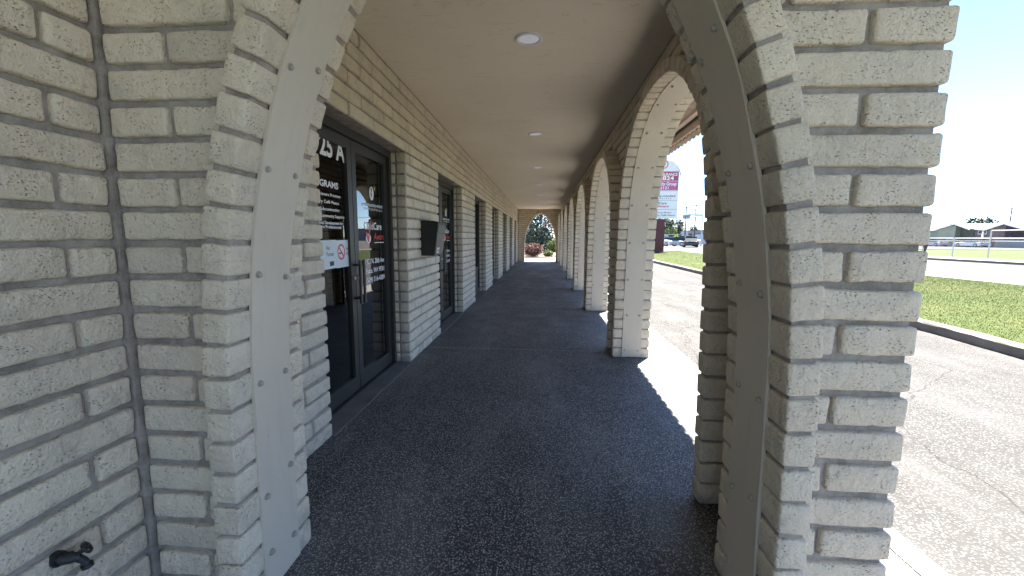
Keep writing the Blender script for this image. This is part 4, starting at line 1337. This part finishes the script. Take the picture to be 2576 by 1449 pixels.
# ------------------------------------------------------------------ a passer-by on the far sidewalk
pr = empty("person", (25.62, 29.72, .1)); tag(pr, "person in a dark blue top on the far sidewalk, half behind the block pier", "person")
def skin_body(name, pts, edges, radii, mat, parent, sub=1):
    me = bpy.data.meshes.new(name); me.from_pydata(pts, edges, []); o = bpy.data.objects.new(name, me); COL.objects.link(o)
    md = o.modifiers.new("skin", 'SKIN'); 
    for i, r_ in enumerate(radii): me.skin_vertices[0].data[i].radius = (r_, r_)
    me.skin_vertices[0].data[0].use_root = True
    s2 = o.modifiers.new("sub", 'SUBSURF'); s2.levels = sub; s2.render_levels = sub
    dg = bpy.context.evaluated_depsgraph_get(); dg.update()
    m2 = bpy.data.meshes.new_from_object(o.evaluated_get(dg)); bpy.data.objects.remove(o)
    m2.materials.clear(); m2.materials.append(mat)
    for p in m2.polygons: p.use_smooth = True
    q = bpy.data.objects.new(name, m2); COL.objects.link(q); q.parent = parent
    return q
SKINM = simple("skin", (.45, .28, .20), .6, 0., .05, 5.); NAVY = simple("navy_cloth", (.03, .05, .12), .8, 0., .1, 9.); DARKC = simple("dark_trousers", (.03, .03, .035), .8, 0., .1, 9.); HAIR = simple("dark_hair", (.03, .022, .018), .6, 0., .2, 20.)
def body_pts():
    P = [(0, 0, .92), (0, 0, 1.12), (0, 0, 1.36), (0, 0, 1.47), (0, 0, 1.55), (.01, 0, 1.66),
         (0, .17, 1.38), (.04, .22, 1.12), (.12, .22, .90), (0, -.17, 1.38), (-.02, -.23, 1.12), (.05, -.24, .88),
         (.0, .09, .86), (.08, .10, .47), (.02, .10, .07), (.0, -.09, .86), (-.06, -.10, .47), (-.16, -.10, .09), (.15, .10, .03), (-.04, -.10, .03)]
    E_ = [(0, 1), (1, 2), (2, 3), (3, 4), (4, 5), (2, 6), (6, 7), (7, 8), (2, 9), (9, 10), (10, 11), (0, 12), (12, 13), (13, 14), (0, 15), (15, 16), (16, 17), (14, 18), (17, 19)]
    R_ = [.13, .13, .15, .06, .07, .085, .06, .045, .032, .06, .045, .032, .09, .06, .04, .09, .06, .04, .035, .035]
    return P, E_, R_
P_, E_, R_ = body_pts()
skb = skin_body
def safe_skin():
    import bmesh
    me = bpy.data.meshes.new("body"); me.from_pydata(P_, E_, [])
    bm = bmesh.new(); bm.from_mesh(me); bm.verts.layers.skin.verify(); bm.to_mesh(me); bm.free()
    o = bpy.data.objects.new("body", me); COL.objects.link(o)
    for i, r_ in enumerate(R_): me.skin_vertices[0].data[i].radius = (r_, r_)
    me.skin_vertices[0].data[0].use_root = True
    o.modifiers.new("skin", 'SKIN'); s2 = o.modifiers.new("sub", 'SUBSURF'); s2.levels = 1; s2.render_levels = 1
    dg = bpy.context.evaluated_depsgraph_get(); dg.update()
    m2 = bpy.data.meshes.new_from_object(o.evaluated_get(dg)); bpy.data.objects.remove(o)
    m2.materials.clear()
    for m_ in (SKINM, NAVY, DARKC): m2.materials.append(m_)
    for p in m2.polygons:
        p.use_smooth = True; z = p.center.z; yy = abs(p.center.y)
        p.material_index = 1 if (.93 < z < 1.48 and not (yy > .16 and z < .98)) else (2 if z <= .93 and yy < .19 else 0)
    q = bpy.data.objects.new("body", m2); COL.objects.link(q); q.parent = pr
safe_skin()
mb = MB(); ring_lathe(mb, [(.001, .115), (.05, .105), (.085, .06), (.092, .0), (.085, -.04)], 14)
hh_ = mb.build("hair", HAIR, pr); hh_.location = (-.01, 0, 1.67)
mb = MB(); mb.box((-.06, .20, .72), (.12, .30, .98)); mb.build("bag", M['letter_red'], pr)

# ------------------------------------------------------------------ report
print("objects", len(bpy.data.objects))
